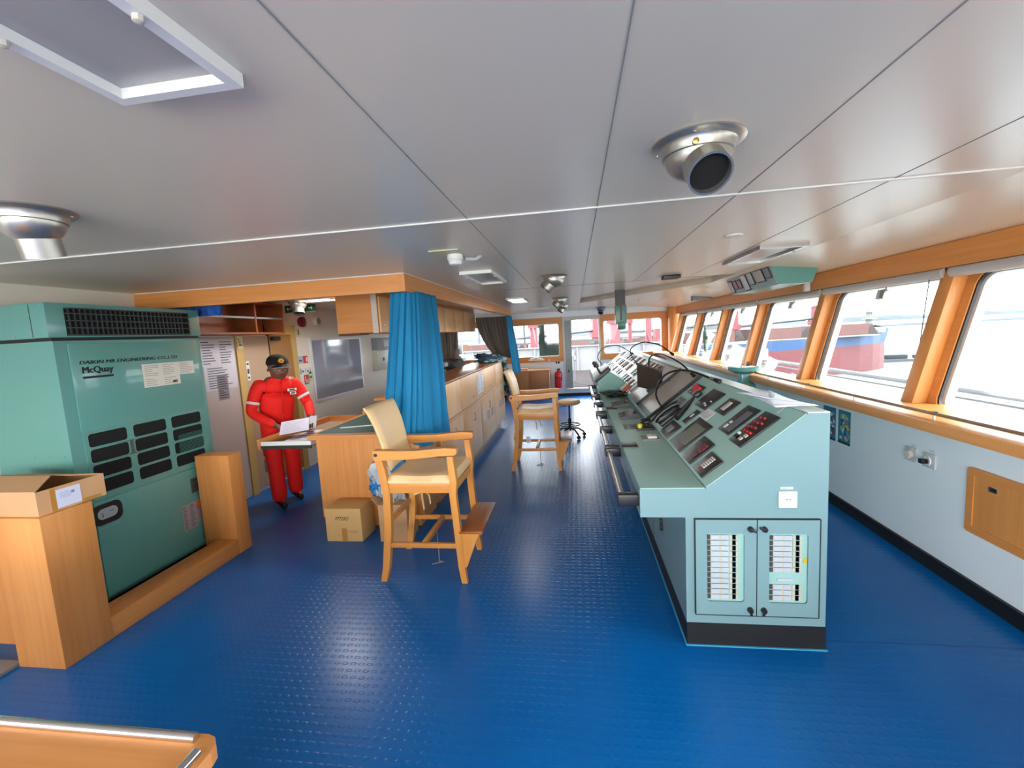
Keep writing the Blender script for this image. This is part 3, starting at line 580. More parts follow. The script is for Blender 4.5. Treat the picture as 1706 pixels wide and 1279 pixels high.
# roller blinds, one per window
ORD = ['', 'nearest', 'second nearest', 'third nearest', 'fourth nearest', 'fifth nearest', 'sixth nearest', 'farthest', 'eighth', 'ninth']
for k in range(3, len(ys)-1):
    a, b_ = ys[k], ys[k+1]; t_ = thing('roller_blind', 'rolled up grey blind over the window behind the first post' if k == 3 else 'rolled up grey blind above the %s raked window in view' % ORD[k-3], 'blind', (2.44, (a+b_)/2, 1.9), 'roller blinds along the raked windows')
    g = MB(); g.tube([(2.435, a+.03, 1.895), (2.435, b_-.03, 1.895)], .034, 14); g.build('blind_roll', pm('blind_grey', (176, 176, 176), .5), t_)
    g = MB(); g.tube([(2.435, a+.025, 1.93), (2.44, a+.022, 1.87), (2.45, a+.05, 1.85)], .006, 6); g.build('end_bracket', RUB, t_)
for k in range(3, 9):
    a, b_ = ys[k], ys[k+1]; yc = a+(b_-a)*.45; g = MB(); f2 = Fr(RB.p(yc, .90, .015), RB.U, RB.V, RB.N)
    g.ob(f2, -.05, 0, -.045, .03, 0, .045, 0, bev=.003); g.ob(f2, 0, .05, -.045, .03, .005, .04, 1, bev=.003); g.ob(f2, -.01, .01, .03, .07, 0, .01, 0)
    tag(g.build('wiper_motor_box', [STEEL, LGREY]), 'small square metal wiper housing at the top of the %s raked window' % (['nearest cut off']+ORD[1:])[k-3], 'wiper box', 'wiper housings')
    if k in (4, 5, 6):
        g = MB(); g.tube([RB.p(a+.17, .95, -.12), RB.p(a+.2, .8, -.12), RB.p(a+.24, .62, -.12)], [.012, .009, .005], 6); g.lathe([(0, .02), (.02, .015), (.02, 0)], Fr(RB.p(a+.2, .82, -.13), RB.U, RB.V, RB.N), 10)
        tag(g.build('window_wiper', BLACK), 'black wiper arm outside the upper corner of the %s raked window' % ORD[k-3], 'wiper', 'window wipers')
g = MB(); g.tube([(2.33, 3.47, 1.06), (2.36, 3.47, 1.3), (2.42, 3.48, 1.88)], .0035, 6); tag(g.build('blind_cord', BLACK), 'thin dark cord hanging beside the second post from the right', 'cord')
# clear view screen hanging in a far window
cv = thing('hanging_plant_ornament', 'grey green hanging ornament on a string in front of a far window', 'ornament', (2.38, 8.7, 1.2))
g = MB(); g.tube([(2.36, 8.6, 1.9), (2.36, 8.6, 1.62)], .004, 5); g.build('string', BLACK, cv)
GG = pm('grey_green_metal', (96, 122, 112), .5)
g = MB(); g.box(2.34, 2.38, 8.56, 8.64, 1.56, 1.63, bev=.01); g.blob((2.36, 8.6, 1.41), (.04, .07, .15), amp=.3, seg=16); g.box(2.35, 2.37, 8.45, 8.75, 1.37, 1.43, bev=.01); g.blob((2.36, 8.6, 1.24), (.03, .05, .1), seg=14, seed=3); g.build('ornament_body', GG, cv)
# overhead indicator box
ob_ = thing('overhead_indicator_box', 'teal box of dials and indicators hung under the ceiling over the console', 'indicator panel', (2.0, 5.2, 2.0))
g = MB(); g.prism([(1.93, 1.985), (2.22, 1.985), (2.3, 2.2), (1.84, 2.2)], XZ, -5.85, -4.6); g.build('housing', TEALD, ob_)
OF = Fr((1.93, 4.6, 1.985), (0, 1, 0), (-.09, 0, .215), (-.215, 0, -.09))
MB().ob(OF, .01, 1.24, .0, .2, 0, .006).build('face_plate', pm('face_grey_teal', (150, 172, 172), .4), ob_)
for (a, b_, z0, z1, mt) in ((.04, .18, .08, .2, GREY), (.2, .42, .06, .2, BEI), (.46, .6, .055, .2, LGREY), (.63, .78, .01, .2, pm('dial_white', (220, 214, 218), .4)), (.82, .92, .05, .16, pm('dial_pink', (196, 120, 130), .4)), (.95, 1.05, .05, .16, pm('dial_pink', (0, 0, 0))), (1.08, 1.2, .02, .17, LGREY)):
    g = MB(); g.ob(OF, a, b_, z0, z1, .006, .014, 1, bev=.003); g.ob(OF, a+.015, b_-.015, z0+.012, z1-.012, .012, .0175, 0); g.build('indicator', [mt, BLACK], ob_)
MB().box(2.32, 2.37, 4.95, 4.99, 1.92, 2.1).build('hanger', LGREY, ob_)
# ceiling vents
def vent(x, y, label, dx, dy, s=1, tone=None):
    t_ = thing('ceiling_vent', label, 'air vent', (x, y, H), 'ball nozzle ceiling vents'); D_ = Fr((x, y, H), (1, 0, 0), (0, 1, 0), (0, 0, -1)); mt = tone or ALU
    g = MB(); g.lathe([(.125, 0), (.128, .006), (.12, .012), (.105, .014), (.1, .02), (.098, .04), (.09, .042)], D_, 36); g.build('flange', mt, t_)
    g = MB(); g.lathe([(.092*math.cos(a), .036+.075*math.sin(a)) for a in [i*PI/2/10 for i in range(11)]], D_, 32); g.build('ball', mt, t_)
    d_ = Vector((dx, dy, -1)).normalized(); c_ = Vector((x, y, H-.036)); 
    g = MB(); w_ = d_.orthogonal().normalized(); f3 = Fr(c_+d_*.05, w_, d_.cross(w_), d_); g.lathe([(.06, 0), (.06, .07), (.054, .07), (.054, 0)], f3, 28); sp_ = g.build('spout', mt, t_)
    g = MB(); g.lathe([(0, .05), (.055, .05)], f3, 24); g.build('spout_throat', DARK, sp_)
    for a in (.6, 2.7, 4.4): 
        g = MB(); g.lathe([(0, .004), (.005, .003), (.005, 0)], Fr(D_.p(math.cos(a)*.112, math.sin(a)*.112, .012), D_.U, D_.V, D_.N), 8); g.build('screw', STEEL, t_)
    g = MB(); g.lathe([(0, .014), (.009, .01), (.009, 0)], Fr(D_.p(-.03, -.092, .034), (1, 0, 0), (0, 0, 1), (0, -1, 0)), 10); g.build('clamp_screw', pm('brass', (190, 160, 90), .3, metal=1), t_)
    return t_
vent(.37, 1.41, 'large silver ball vent on the ceiling above the near console, nozzle open to the viewer', .12, -1.05)
vent(-1.86, 1.36, 'silver ball vent cut by the left edge of the picture', -.1, .3)
vent(-.17, 4.2, 'silver ball vent on the ceiling in line with the aisle, nozzle turned left', -1.0, -.2)
vent(-.2, 6.95, 'ball vent halfway down the ceiling beyond the aisle one, nozzle turned left', -1.0, -.3)
vent(-.2, 8.6, 'ball vent behind the halfway one near the far windows', -.6, -.3)
vent(.62, 10.6, 'bluish ball vent close to the far end door', -.1, -.5, tone=pm('vent_blue_grey', (96, 108, 136), .4, metal=.5))
vent(-3.1, 4.75, 'dented silver ball vent in the alcove above the exit sign', .2, -.3)
# light fixtures
def fixture(x0, x1, y0, y1, label, lit=0, rim=None):
    t_ = thing('ceiling_light', label, 'ceiling light', ((x0+x1)/2, (y0+y1)/2, H))
    m = MB(); w = .022
    for a, b_, c_, d_ in ((x0, x1, y0, y0+w), (x0, x1, y1-w, y1), (x0, x0+w, y0+w, y1-w), (x1-w, x1, y0+w, y1-w)): m.box(a, b_, c_, d_, H-.025, H)
    m.build('frame', rim or WHITE, t_)
    MB().box(x0+w, x1-w, y0+w, y1-w, H-.006, H-.0005).build('diffuser', pm('lit_diffuser', (255, 252, 244), .5, emit=2.5) if lit else pm('unlit_diffuser', (168, 166, 162), .3), t_)
    for y in (y0+(y1-y0)*.25, y0+(y1-y0)*.75):
        for x in (x0+w/2, x1-w/2): MB().lathe([(0, .012), (.008, .008), (.008, 0)], Fr((x, y, H-.025), (1, 0, 0), (0, 1, 0), (0, 0, -1)), 8).build('clip', pm('clip_cream', (196, 188, 176), .4), t_)
    return t_
fixture(-.87, -.605, .03, .83, 'unlit rectangular ceiling light nearest the viewer, cut by the top edge')
fixture(-.89, -.63, 3.53, 4.32, 'unlit rectangular ceiling light beside the smoke detector')
fixture(-.95, -.69, 6.35, 7.1, 'lit rectangular ceiling light near the far end of the wooden beam', 1)
fixture(1.3, 1.62, 3.4, 4.2, 'frosted rectangular ceiling light above the windowside of the console', 0, STEEL)
fixture(-3.0, -2.6, 4.55, 4.8, 'lit white ceiling light inside the alcove beside the wall cupboards', 1)
lamp('alcove_lamp', 'AREA', 2, (-2.8, 4.67, H-.04), (0, 0, 0), .35, .2, (1, .97, .92))
fixture(-.9, -.5, 9.3, 9.5, 'small ceiling light just before the far left window')
fixture(1.2, 1.6, 8.6, 8.8, 'narrow ceiling light near the far right corner')
# detector
sd = thing('smoke_detector', 'white smoke detector hanging from a cream square plate on the ceiling', 'smoke detector', (-.74, 2.86, H))
MB().box(-.84, -.66, 2.62, 2.82, H-.006, H).build('mount_plate', pm('cream_plate', (200, 198, 160), .5), sd)
g = MB(); g.lathe([(.048, 0), (.05, .03), (.045, .034), (.038, .06), (.02, .066), (0, .066)], Fr((-.72, 2.78, H-.004), (1, 0, 0), (0, 1, 0), (0, 0, -1)), 20); g.build('detector_head', WHITE, sd)
g = MB(); g.tube([(-.68, 2.86, H-.02), (-.62, 2.92, H-.016), (-.58, 2.9, H-.004)], .012, 8); g.build('conduit', LGREY, sd)
g = MB(); g.lathe([(.05, 0), (.05, .008), (.03, .012), (0, .012)], Fr((.97, 2.92, H), (1, 0, 0), (0, 1, 0), (0, 0, -1)), 24); tag(g.build('ceiling_disc', WHITE), 'flat white disc on the ceiling behind the large silver vent', 'ceiling disc')
g = MB(); g.box(.93, 1.1, 4.85, 5.0, H-.035, H, bev=.006); tag(g.build('ceiling_bracket', BLACK), 'small black bracket on the ceiling at the edge of the recess', 'bracket')
pc_ = thing('periscope', 'grey green compass periscope tube hanging from the ceiling over the far console', 'periscope', (.70, 7, H))
g = MB(); g.box(.63, .77, 6.95, 7.05, 2.0, H+.06); g.build('upper_housing', BLACK, pc_)
g = MB(); g.box(.62, .785, 6.92, 7.06, 1.72, 2.0, bev=.015); g.lathe([(0, -.06), (.06, -.06), (.075, -.03), (.075, .03), (.06, .06), (0, .06)], Fr((.71, 6.98, 1.71), (0, 1, 0), (0, 0, 1), (1, 0, 0)), 20); g.build('lower_tube', pm('periscope_green', (86, 128, 116), .35), pc_)
MB().box(.685, .715, 6.915, 6.92, 1.78, 2.0).build('slot', BLACK, pc_)
sb = thing('speaker_box', 'dark speaker grille box under the ceiling at the far right window', 'speaker', (2.2, 8.2, 2.06))
g = MB(); g.box(2.04, 2.36, 8.15, 8.3, 2.06, 2.14, bev=.01); g.build('case', GREY, sb); MB().box(2.03, 2.37, 8.14, 8.31, 2.135, 2.15).build('cover', BLACK, sb)
# ================================================================== LEFT SIDE
AX = -3.1; AF = Fr((AX, 0, 0), (0, 1, 0), (0, 0, 1), (1, 0, 0))
ac = thing('air_conditioner', 'tall teal packaged air conditioner cabinet with slatted intake in the wooden surround', 'air conditioner', (-3.38, 2.8, 0))
m = MB(); m.box(XL+.02, AX-.006, 2.28, 3.34, .06, 1.765); m.box(XL+.02, AX-.05, 2.3, 3.3, .0, .06, 1)
m.build('cabinet', [TEALD, DARK], ac)
# front panels
m = MB(); m.ob(AF, 2.35, 3.30, 1.19, 1.745, -.006, .006, bev=.003); m.build('upper_panel', TEALD, ac)
m = MB()
cols = ((2.36, 2.655), (2.655, 2.955), (2.955, 3.30)); rows = [.735+.105*i for i in range(5)]
cells = []
for j, (c0, c1) in enumerate(cols):
    n_ = 4
    for i in range(n_):
        z0, z1 = .76+.1035*i, .76+.1035*(i+1)
        if i == 0: z0 = .735
        if i == 3: z1 = 1.19
        top = .76+.1035*(i+1)-.008+(.0 if i < 3 else 0)
        holed(m, AF, c0, c1, z0, z1, c0+.022, c1-(.022 if j < 2 else .05), max(z0, .76+.1035*i)+.008, top, .02, .02, 0, 0, seg=4)
m.build('intake_grille', TEALD, ac)
LOUV = pm('filter_green', (58, 112, 104), .5)
m = MB(); m.ob(AF, 2.37, 3.29, .75, 1.175, -.0055, -.004); m.build('intake_void', DARK, ac)
m = MB()
for i in range(14): m.ob(AF, 3.02, 3.25, .87+.0105*i, .874+.0105*i, -.003, -.0005)
m.build('coil_fins', LOUV, ac)
m = MB(); m.ob(AF, 2.35, 3.30, .07, .72, -.006, .004, bev=.003); lp = m.build('lower_panel', TEALD, ac)
m = MB(); ringstrip(m, AF, 2.325, 2.515, .565, .70, .045, .03, .004, .012, 0); m.ob(AF, 2.35, 2.49, .59, .675, .004, .006, 0); m.build('gauge_recess', BLACK, ac)
m = MB(); m.prism([(2.42+a, .635+b_) for a, b_ in rrect(.13, .07, .034)], AF, .006, .012); m.ob(AF, 2.385, 2.388, .615, .64, .012, .013, 1); m.ob(AF, 2.43, 2.46, .64, .643, .012, .013, 1); m.build('gauge_cover', [pm('gauge_grey', (150, 160, 164), .3), BLACK], ac)
text('GAUGE PANEL', 'gauge_lettering', pm('gauge_ink', (150, 160, 150), .6), Fr(AF.p(2.36, .535, .004), AF.U, AF.V, AF.N), width=.13, height=.014, parent=ac)
# head unit
hd = MB(); hd.box(XL+.02, AX+.0, 2.26, 3.36, 1.785, 1.995, bev=.006); hd.box(XL+.03, AX-.01, 2.28, 3.34, 1.765, 1.785, 1); hu = hd.build('head_unit', [TEALD, RUB], ac)
m = MB(); m.ob(AF, 2.36, 3.25, 1.795, 1.965, .0, .004, 0); gq = m.build('outlet_recess', DARK, hu)
m = MB()
for z in (1.797, 1.842, 1.886, 1.93, 1.962): m.ob(AF, 2.36, 3.25, z, z+.006, .004, .02)
for i in range(26): m.ob(AF, 2.375+.032*i, 2.381+.032*i, 1.80, 1.962, .004, .014)
m.build('outlet_grille', pm('grille_dark', (48, 56, 56), .4), hu)
for z in (1.82, 1.862, 1.905, 1.945): MB().lathe([(0, .008), (.009, .006), (.009, 0)], Fr(AF.p(3.235, z, .012), AF.U, AF.V, AF.N), 8).build('louvre_pivot', BLACK, hu)
SD = Fr((0, 2.28, 0), (1, 0, 0), (0, 0, 1), (0, -1, 0))
m = MB(); m.ob(SD, -3.212, -3.208, 1.79, 1.99, .0205, .0212); m.build('panel_seam', RUB, hu)
m = MB()
for x, z in ((-3.16, 1.98), (-3.35, 1.98), (-3.16, 1.80), (-3.34, 1.80)): m.lathe([(0, .003), (.005, .002), (.005, 0)], Fr(SD.p(x, z, .02), SD.U, SD.V, SD.N), 8)
m.build('screws', GREY, hu)
m = MB()
for x, z in ((-3.16, 1.05), (-3.27, 1.05), (-3.38, 1.05)): m.lathe([(0, .003), (.005, .002), (.005, 0)], Fr(SD.p(x, z, .0), SD.U, SD.V, SD.N), 8)
for k in range(2):
    for q in range(4): m.ob(SD, -3.42+.13*k, -3.31+.13*k, .94+.012*q, .943+.012*q, 0, .004)
m.build('side_louvres', pm('louvre_green', (86, 136, 130), .4), ac)  # slightly darker green than the cabinet, for louvres and side screws
for (a, b_) in ((2.37, 1.185), (3.28, 1.185), (2.7, 1.185), (3.0, 1.185), (2.37, .728), (3.28, .728), (3.0, .728), (2.37, 1.755), (2.8, 1.755), (3.25, 1.755)):
    MB().lathe([(0, .003), (.006, .002), (.006, 0)], Fr(AF.p(a, b_, .004), AF.U, AF.V, AF.N), 8).build('screw', GREY, ac)
# writing
def tx(s, name, mat, u, v, w, h, par, n=.006, shear=0, fat=0): return text(s, name, mat, Fr(AF.p(u, v, n), AF.U, AF.V, AF.N), width=w, height=h, parent=par, shear=shear, fat=fat)
tx('DAIKIN MR ENGINEERING CO.,LTD', 'maker_lettering', INKB, 2.395, 1.610, .70, .026, ac, shear=.2, fat=.004)
tx('McQuay', 'brand_lettering', INKB, 2.405, 1.543, .19, .055, ac, fat=.006)
MB().ob(AF, 2.405, 2.595, 1.522, 1.536, .006, .0075).build('brand_bar', INKB, ac)
m = MB(); sheet(m, AF, 2.80, 3.24, 1.485, 1.585, .006, 6, 3, seed=2); sheet(m, AF, 2.80, 3.10, 1.415, 1.4855, .006, 4, 2, seed=3); m.build('information_label', [pm('label_cream', (214, 208, 194), .4), pm('label_ink_pale', (160, 152, 140), .6)], ac)
tx('R407C', 'label_lettering', INKB, 3.03, 1.43, .045, .018, ac, n=.0085, fat=.002)
m = MB(); sheet(m, AF, 3.065, 3.21, .525, .645, .004, 5, 1, seed=6); m.build('rating_plate', [pm('plate_dark', (84, 88, 84), .4, metal=.4), INKB], ac)
m = MB(); sheet(m, AF, 2.955, 3.08, .25, .455, .004, 12, 2, seed=7, mat=0); sheet(m, AF, 3.08, 3.225, .28, .455, .004, 9, 1, seed=8, mat=0); m.ob(AF, 3.085, 3.22, .39, .45, .0062, .007, 2); m.build('warning_labels', [pm('label_silver', (150, 140, 140), .4), INK, pm('label_orange', (196, 96, 60), .5)], ac)
# wooden surround
su = thing('wooden_surround', 'low beech veneer surround with a tall box at each end around the teal cabinet', 'casing', (-2.9, 2.5, 0))
MB().box(-3.07, -2.77, 1.84, 2.095, 0, .842, bev=.003).build('end_box', WZ, su)
MB().box(-3.07, -2.77, 3.105, 3.245, 0, .82, bev=.003).build('end_box', WZ, su)
MB().box(-2.95, -2.772, 2.095, 3.105, 0, .125, bev=.003).build('plinth_board', WY, su)
MB().box(-3.45, -3.07, 2.0, 2.095, 0, .842).build('return_panel', WZ, su)
tag(MB().box(-3.6, -3.075, 1.55, 1.86, 0, .02, bev=.004).build('floor_plate', GREY), 'grey metal threshold plate on the floor at the left edge beside the wooden box', 'floor plate')
# open carton
ct = thing('cardboard_box', 'open brown carton with a white address label on the left wooden end box', 'box', (-3.1, 2.1, .843))
P = [Vector((-3.0, 1.90, .843)), Vector((-2.79, 1.91, .843)), Vector((-2.82, 2.22, .843)), Vector((-3.35, 2.3, .843))]
P = [Vector((-3.38, 1.86, .843)), Vector((-2.80, 1.862, .843)), Vector((-2.785, 2.19, .843)), Vector((-3.38, 2.19, .843))]
hgt = .13; T = [p+Vector((0, 0, hgt)) for p in P]
g = MB(); g.add(P+T, [(3, 2, 1, 0), (0, 1, 5, 4), (1, 2, 6, 5), (2, 3, 7, 6), (3, 0, 4, 7)]); o = g.build('carton_body', CARD, ct); md = o.modifiers.new('s', 'SOLIDIFY'); md.thickness = .004
g = MB(); g.add([T[0]+Vector((0, 0, 0)), T[1], T[1]+Vector((-.13, .17, .035)), T[0]+Vector((0, .17, .035))], [(0, 1, 2, 3)]); o = g.build('front_flap', CARD, ct); o.modifiers.new('s', 'SOLIDIFY').thickness = .004
g = MB(); g.add([T[3], T[2], T[2]+Vector((-.05, -.12, .03)), T[3]+Vector((0, -.12, .03))], [(0, 1, 2, 3)]); o = g.build('back_flap', CARD, ct); o.modifiers.new('s', 'SOLIDIFY').thickness = .004
e1 = (P[2]-P[1]).normalized(); fl = Fr(P[1], e1, (0, 0, 1), e1.cross(Vector((0, 0, 1))))
m = MB(); m.ob(fl, .085, .20, .012, .112, .001, .003, 0); [m.ob(fl, .1, .1+w, .09-.009*i, .092-.009*i, .003, .0036, 1) for i, w in enumerate((.05, .06, .055, .05))]; m.ob(fl, .155, .17, .075, .09, .003, .0036, 1)
m.build('address_label', [pm('label_lilac', (206, 210, 230), .6), pm('label_blue_ink', (120, 140, 190), .6)], ct)
MB().ob(fl, .06, .085, 0, .125, .0008, .0016).build('tape_strip', TAPE, ct); MB().ob(fl, .2, .3, .0, .02, .0008, .0016).build('tape_strip', TAPE, ct)

# ---------------------------------------------------------------- chart table
dk = thing('chart_table', 'beech veneer chart table with a dark green top beside the man', 'chart table', (-1.85, 4.2, 0))
m = MB(); m.prism([(-2.33, 3.62), (-1.37, 3.62), (-1.37, 4.12), (-1.82, 4.12), (-1.82, 5.6), (-2.33, 5.6)], WF, .09, .825); m.prism([(-2.29, 3.66), (-1.42, 3.66), (-1.42, 4.1), (-1.84, 4.1), (-1.84, 5.55), (-2.29, 5.55)], WF, 0, .09); m.build('cabinet', WZ, dk)
m = MB(); m.prism([(-2.38, 3.57), (-1.34, 3.57), (-1.34, 4.13), (-1.815, 4.13), (-1.815, 5.65), (-2.38, 5.65)], WF, .825, .86); m.build('table_top', WX, dk)
MB().prism([(-2.33, 3.66), (-1.4, 3.66), (-1.4, 4.1), (-1.84, 4.1), (-1.84, 5.55), (-2.33, 5.55)], WF, .8605, .864).build('green_inlay', pm('green_baize', (36, 84, 76), .5), dk)
m = MB(); m.box(-2.38, -2.345, 4.62, 5.5, .86, .9, bev=.006); m.build('edge_fiddle', WY, dk)
tag(MB().ob(Fr((-2.22, 3.85, .8645), (.95, .3, 0), (-.3, .95, 0), (0, 0, 1)), 0, .5, 0, .03, 0, .006, bev=.002).build('parallel_ruler', WHITE), 'long white ruler lying across the green chart table', 'ruler')
m = MB(); sheet(m, Fr((-2.22, 4.6, .8645), (.96, .2, 0), (-.2, .96, 0), (0, 0, 1)), 0, .34, 0, .28, 0, 3, 2, seed=9); tag(m.build('chart_sheet', [PAPER, INK]), 'pale chart sheet at the back of the green table', 'chart')
# pulled out drawer
dw = bpy.data.objects.new('drawer', None); C.objects.link(dw); dw.parent = dk; dw['label'] = 'shallow drawer pulled out under the hands of the man'; LOC[dw.as_pointer()] = LOC[dk.as_pointer()].copy(); KEEP.append(dw)
MB().box(-2.85, -2.36, 3.585, 3.60, .775, .812, bev=.002).build('side_board', WHITE, dw)
MB().box(-2.85, -2.36, 3.588, 3.60, .745, .774).build('runner', pm('runner_dark_green', (40, 52, 46), .5), dw)
MB().box(-2.875, -2.85, 3.57, 4.75, .74, .835, bev=.003).build('drawer_front', WY, dw)
MB().box(-2.85, -2.36, 3.6, 4.73, .762, .77).build('drawer_bottom', pm('drawer_inside', (150, 132, 112), .6), dw)
MB().box(-2.85, -2.36, 4.73, 4.745, .77, .83).build('side_board', WX, dw)
m = MB(); sheet(m, Fr((-2.75, 3.75, .772), (1, .1, 0), (-.1, 1, 0), (0, 0, 1)), 0, .36, 0, .5, 0, 5, 2); dcs = tag(m.build('chart_stack', [PAPER, INK]), 'flat charts lying inside the pulled out drawer', 'charts')

# ---------------------------------------------------------------- counter
cn = thing('cabinet_counter', 'long beech veneer counter of cabinets with flap doors above cupboard doors', 'counter', (-1.5, 6.1, 0))
FX = Fr((-1.335, 0, 0), (0, 1, 0), (0, 0, 1), (1, 0, 0))
m = MB(); m.box(-1.80, -1.355, 4.15, 8.1, .13, 1.18); m.box(-1.78, -1.42, 4.2, 8.05, 0, .13, 0); m.build('carcass', WZ, cn)
WTOP = wood('beech_top_dark_y', (170, 108, 64), (146, 88, 48), 'y', rough=.28)
MB().box(-1.80, -1.333, 4.14, 8.12, 1.18, 1.2, bev=.003).build('counter_top', WTOP, cn)
MB().box(-1.36, -1.325, 4.15, 8.11, .765, .795, bev=.003).build('rail_strip', pm('strip_pale_wood', (222, 186, 142), .4), cn)
DV = wood('door_veneer_z', (240, 192, 138), (228, 174, 116), 'z', rough=.38)
for a, b_ in ((4.16, 5.0), (5.0, 6.29), (6.29, 7.3), (7.3, 8.1)):
    dd = MB().ob(FX, a+.004, b_-.004, .80, 1.176, -.02, 0, bev=.002).build('flap_door', DV, cn)
    yy = {4.16: 4.32, 5.0: 5.6, 6.29: 6.78, 7.3: 7.7}[a]
    g = MB(); f2 = Fr(FX.p(yy, .885), FX.U, FX.V, FX.N); g.lathe([(0, .004), (.012, .004), (.012, 0)], f2, 12); g.tube([f2.p(-.02, 0, .008), f2.p(0, 0, .016), f2.p(.02, 0, .008)], .004, 6); g.build('flap_catch', STEEL, dd)
for a, b_ in ((4.16, 5.05), (5.05, 6.02), (6.02, 7.1), (7.1, 8.1)):
    dd = MB().ob(FX, a+.004, b_-.004, .135, .758, -.02, 0, bev=.002).build('cupboard_door', DV, cn)
    g = MB(); f2 = Fr(FX.p((a+b_)/2+.05, .62), FX.U, FX.V, FX.N); g.tube([f2.p(0, -.045, 0), f2.p(0, -.045, .02), f2.p(0, .045, .02), f2.p(0, .045, 0)], .005, 6); g.lathe([(.015, 0), (.015, .003), (0, .003)], Fr(f2.p(0, -.045), f2.U, f2.V, f2.N), 10); g.build('door_handle', STEEL, dd)
    if a > 6:
        for q in range(2):
            g = MB()
            for k in range(6): g.ob(FX, a+.42+.3*q, a+.6+.3*q, .41+.022*k, .42+.022*k, 0, .004)
            g.build('vent_slots', GREY, dd)
m = MB(); sheet(m, FX, 5.86, 6.27, .87, 1.14, .002, 9, 2, seed=11, mat=0); m.build('notice_sheet', [PAPER, pm('notice_ink', (150, 150, 160), .7)], cn)
MB().prism([(6.18+a, .56+b_) for a, b_ in rrect(.12, .26, .05)], FX, .001, .004).build('paper_tag', PAPER, cn)
# equipment on the counter back
MB_ = MB(); MB_.box(-2.7, -1.81, 5.9, 9.6, 0, .86); MB_.box(-2.75, -1.81, 5.7, 9.7, .86, .89); bk = tag(MB_.build('rear_cabinet', WZ), 'lower wooden cabinet behind the counter carrying the radio equipment', 'cabinet')
def device(name, label, cat, parts, loc):
    t_ = thing(name, label, cat, loc)
    for pn, mt, mb in parts: mb.build(pn, mt, t_)
    return t_
g1 = MB(); g1.box(-2.2, -1.9, 5.55+.4, 6.4, .89, 1.2, bev=.01); g1.ob(Fr((-2.05, 6.1, 1.2), (0, 1, 0), (1, 0, .3), (-.3, 0, 1)), -.15, .2, -.12, .14, 0, .05, bev=.01)
g2 = MB(); g2.box(-2.0, -1.86, 6.2, 6.35, 1.24, 1.3, bev=.01)
device('radio_console', 'dark radio set just behind the counter next to the near blue curtain', 'radio set', [('case', BLACK, g1), ('front_unit', GREY, g2)], (-2.05, 6.1, .89))
g1 = MB(); g1.prism([(-2.2, .89), (-1.86, .89), (-1.86, 1.18), (-1.95, 1.3), (-2.2, 1.3)], XZ, -7.5, -6.8)
g2 = MB(); g2.lathe([(.07, 0), (.08, .02), (.07, .05), (.045, .06), (.05, .16), (.055, .17), (0, .17)], Fr((-1.98, 7.3, 1.29)), 18)
device('printer', 'black angular equipment with a cup shaped knob on it behind the counter', 'equipment', [('case', BLACK, g1), ('knob', pm('knob_brown_grey', (104, 92, 86), .5), g2)], (-2.0, 7.1, .89))
# wall cupboards above
cb = thing('wall_cupboard', 'row of beech veneer wall cupboards hanging under the ceiling behind the blue curtain', 'cupboard', (-2.2, 6.6, 1.745))
MB().box(-2.45, -2.0, 4.4, 8.9, 1.755, H).build('carcass', WX, cb)
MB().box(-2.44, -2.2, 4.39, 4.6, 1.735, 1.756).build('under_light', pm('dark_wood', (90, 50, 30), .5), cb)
CF = Fr((-2.0, 0, 0), (0, 1, 0), (0, 0, 1), (1, 0, 0))
MB().ob(Fr((0, 4.4, 0), (1, 0, 0), (0, 0, 1), (0, -1, 0)), -2.06, -2.0, 1.745, H-.01, 0, .004).build('edge_strip', BEIGE, cb)
yq = [4.42, 5.05, 5.7, 6.32, 6.8, 7.4, 8.05, 8.9]
for i in range(len(yq)-1):
    dd = MB().ob(CF, yq[i]+.004, yq[i+1]-.004, 1.75, H-.05, 0, .018, bev=.002).build('cupboard_door', DV, cb)
    g = MB(); g.lathe([(0, .01), (.012, .008), (.012, 0)], Fr(CF.p(yq[i]+.08, 1.83, .018), CF.U, CF.V, CF.N), 10); g.build('door_knob', STEEL, dd)
# open pigeonhole shelf on the left wall
LWf = Fr((XL, 0, 0), (0, 1, 0), (0, 0, 1), (1, 0, 0))
ps = thing('open_wall_shelf', 'open beech veneer shelf unit high on the left wall over the white locker', 'shelf', (-3.5, 4.3, 1.82))
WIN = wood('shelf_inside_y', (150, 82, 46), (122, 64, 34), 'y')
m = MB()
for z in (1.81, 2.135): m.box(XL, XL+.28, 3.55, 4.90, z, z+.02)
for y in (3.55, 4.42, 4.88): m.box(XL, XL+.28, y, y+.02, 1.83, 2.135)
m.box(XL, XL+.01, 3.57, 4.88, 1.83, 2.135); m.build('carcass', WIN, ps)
for a, b_ in ((3.572, 4.418), (4.442, 4.878)): MB().box(XL+.27, XL+.276, a, b_, 1.975, 1.995).build('retaining_bar', GREY, ps)
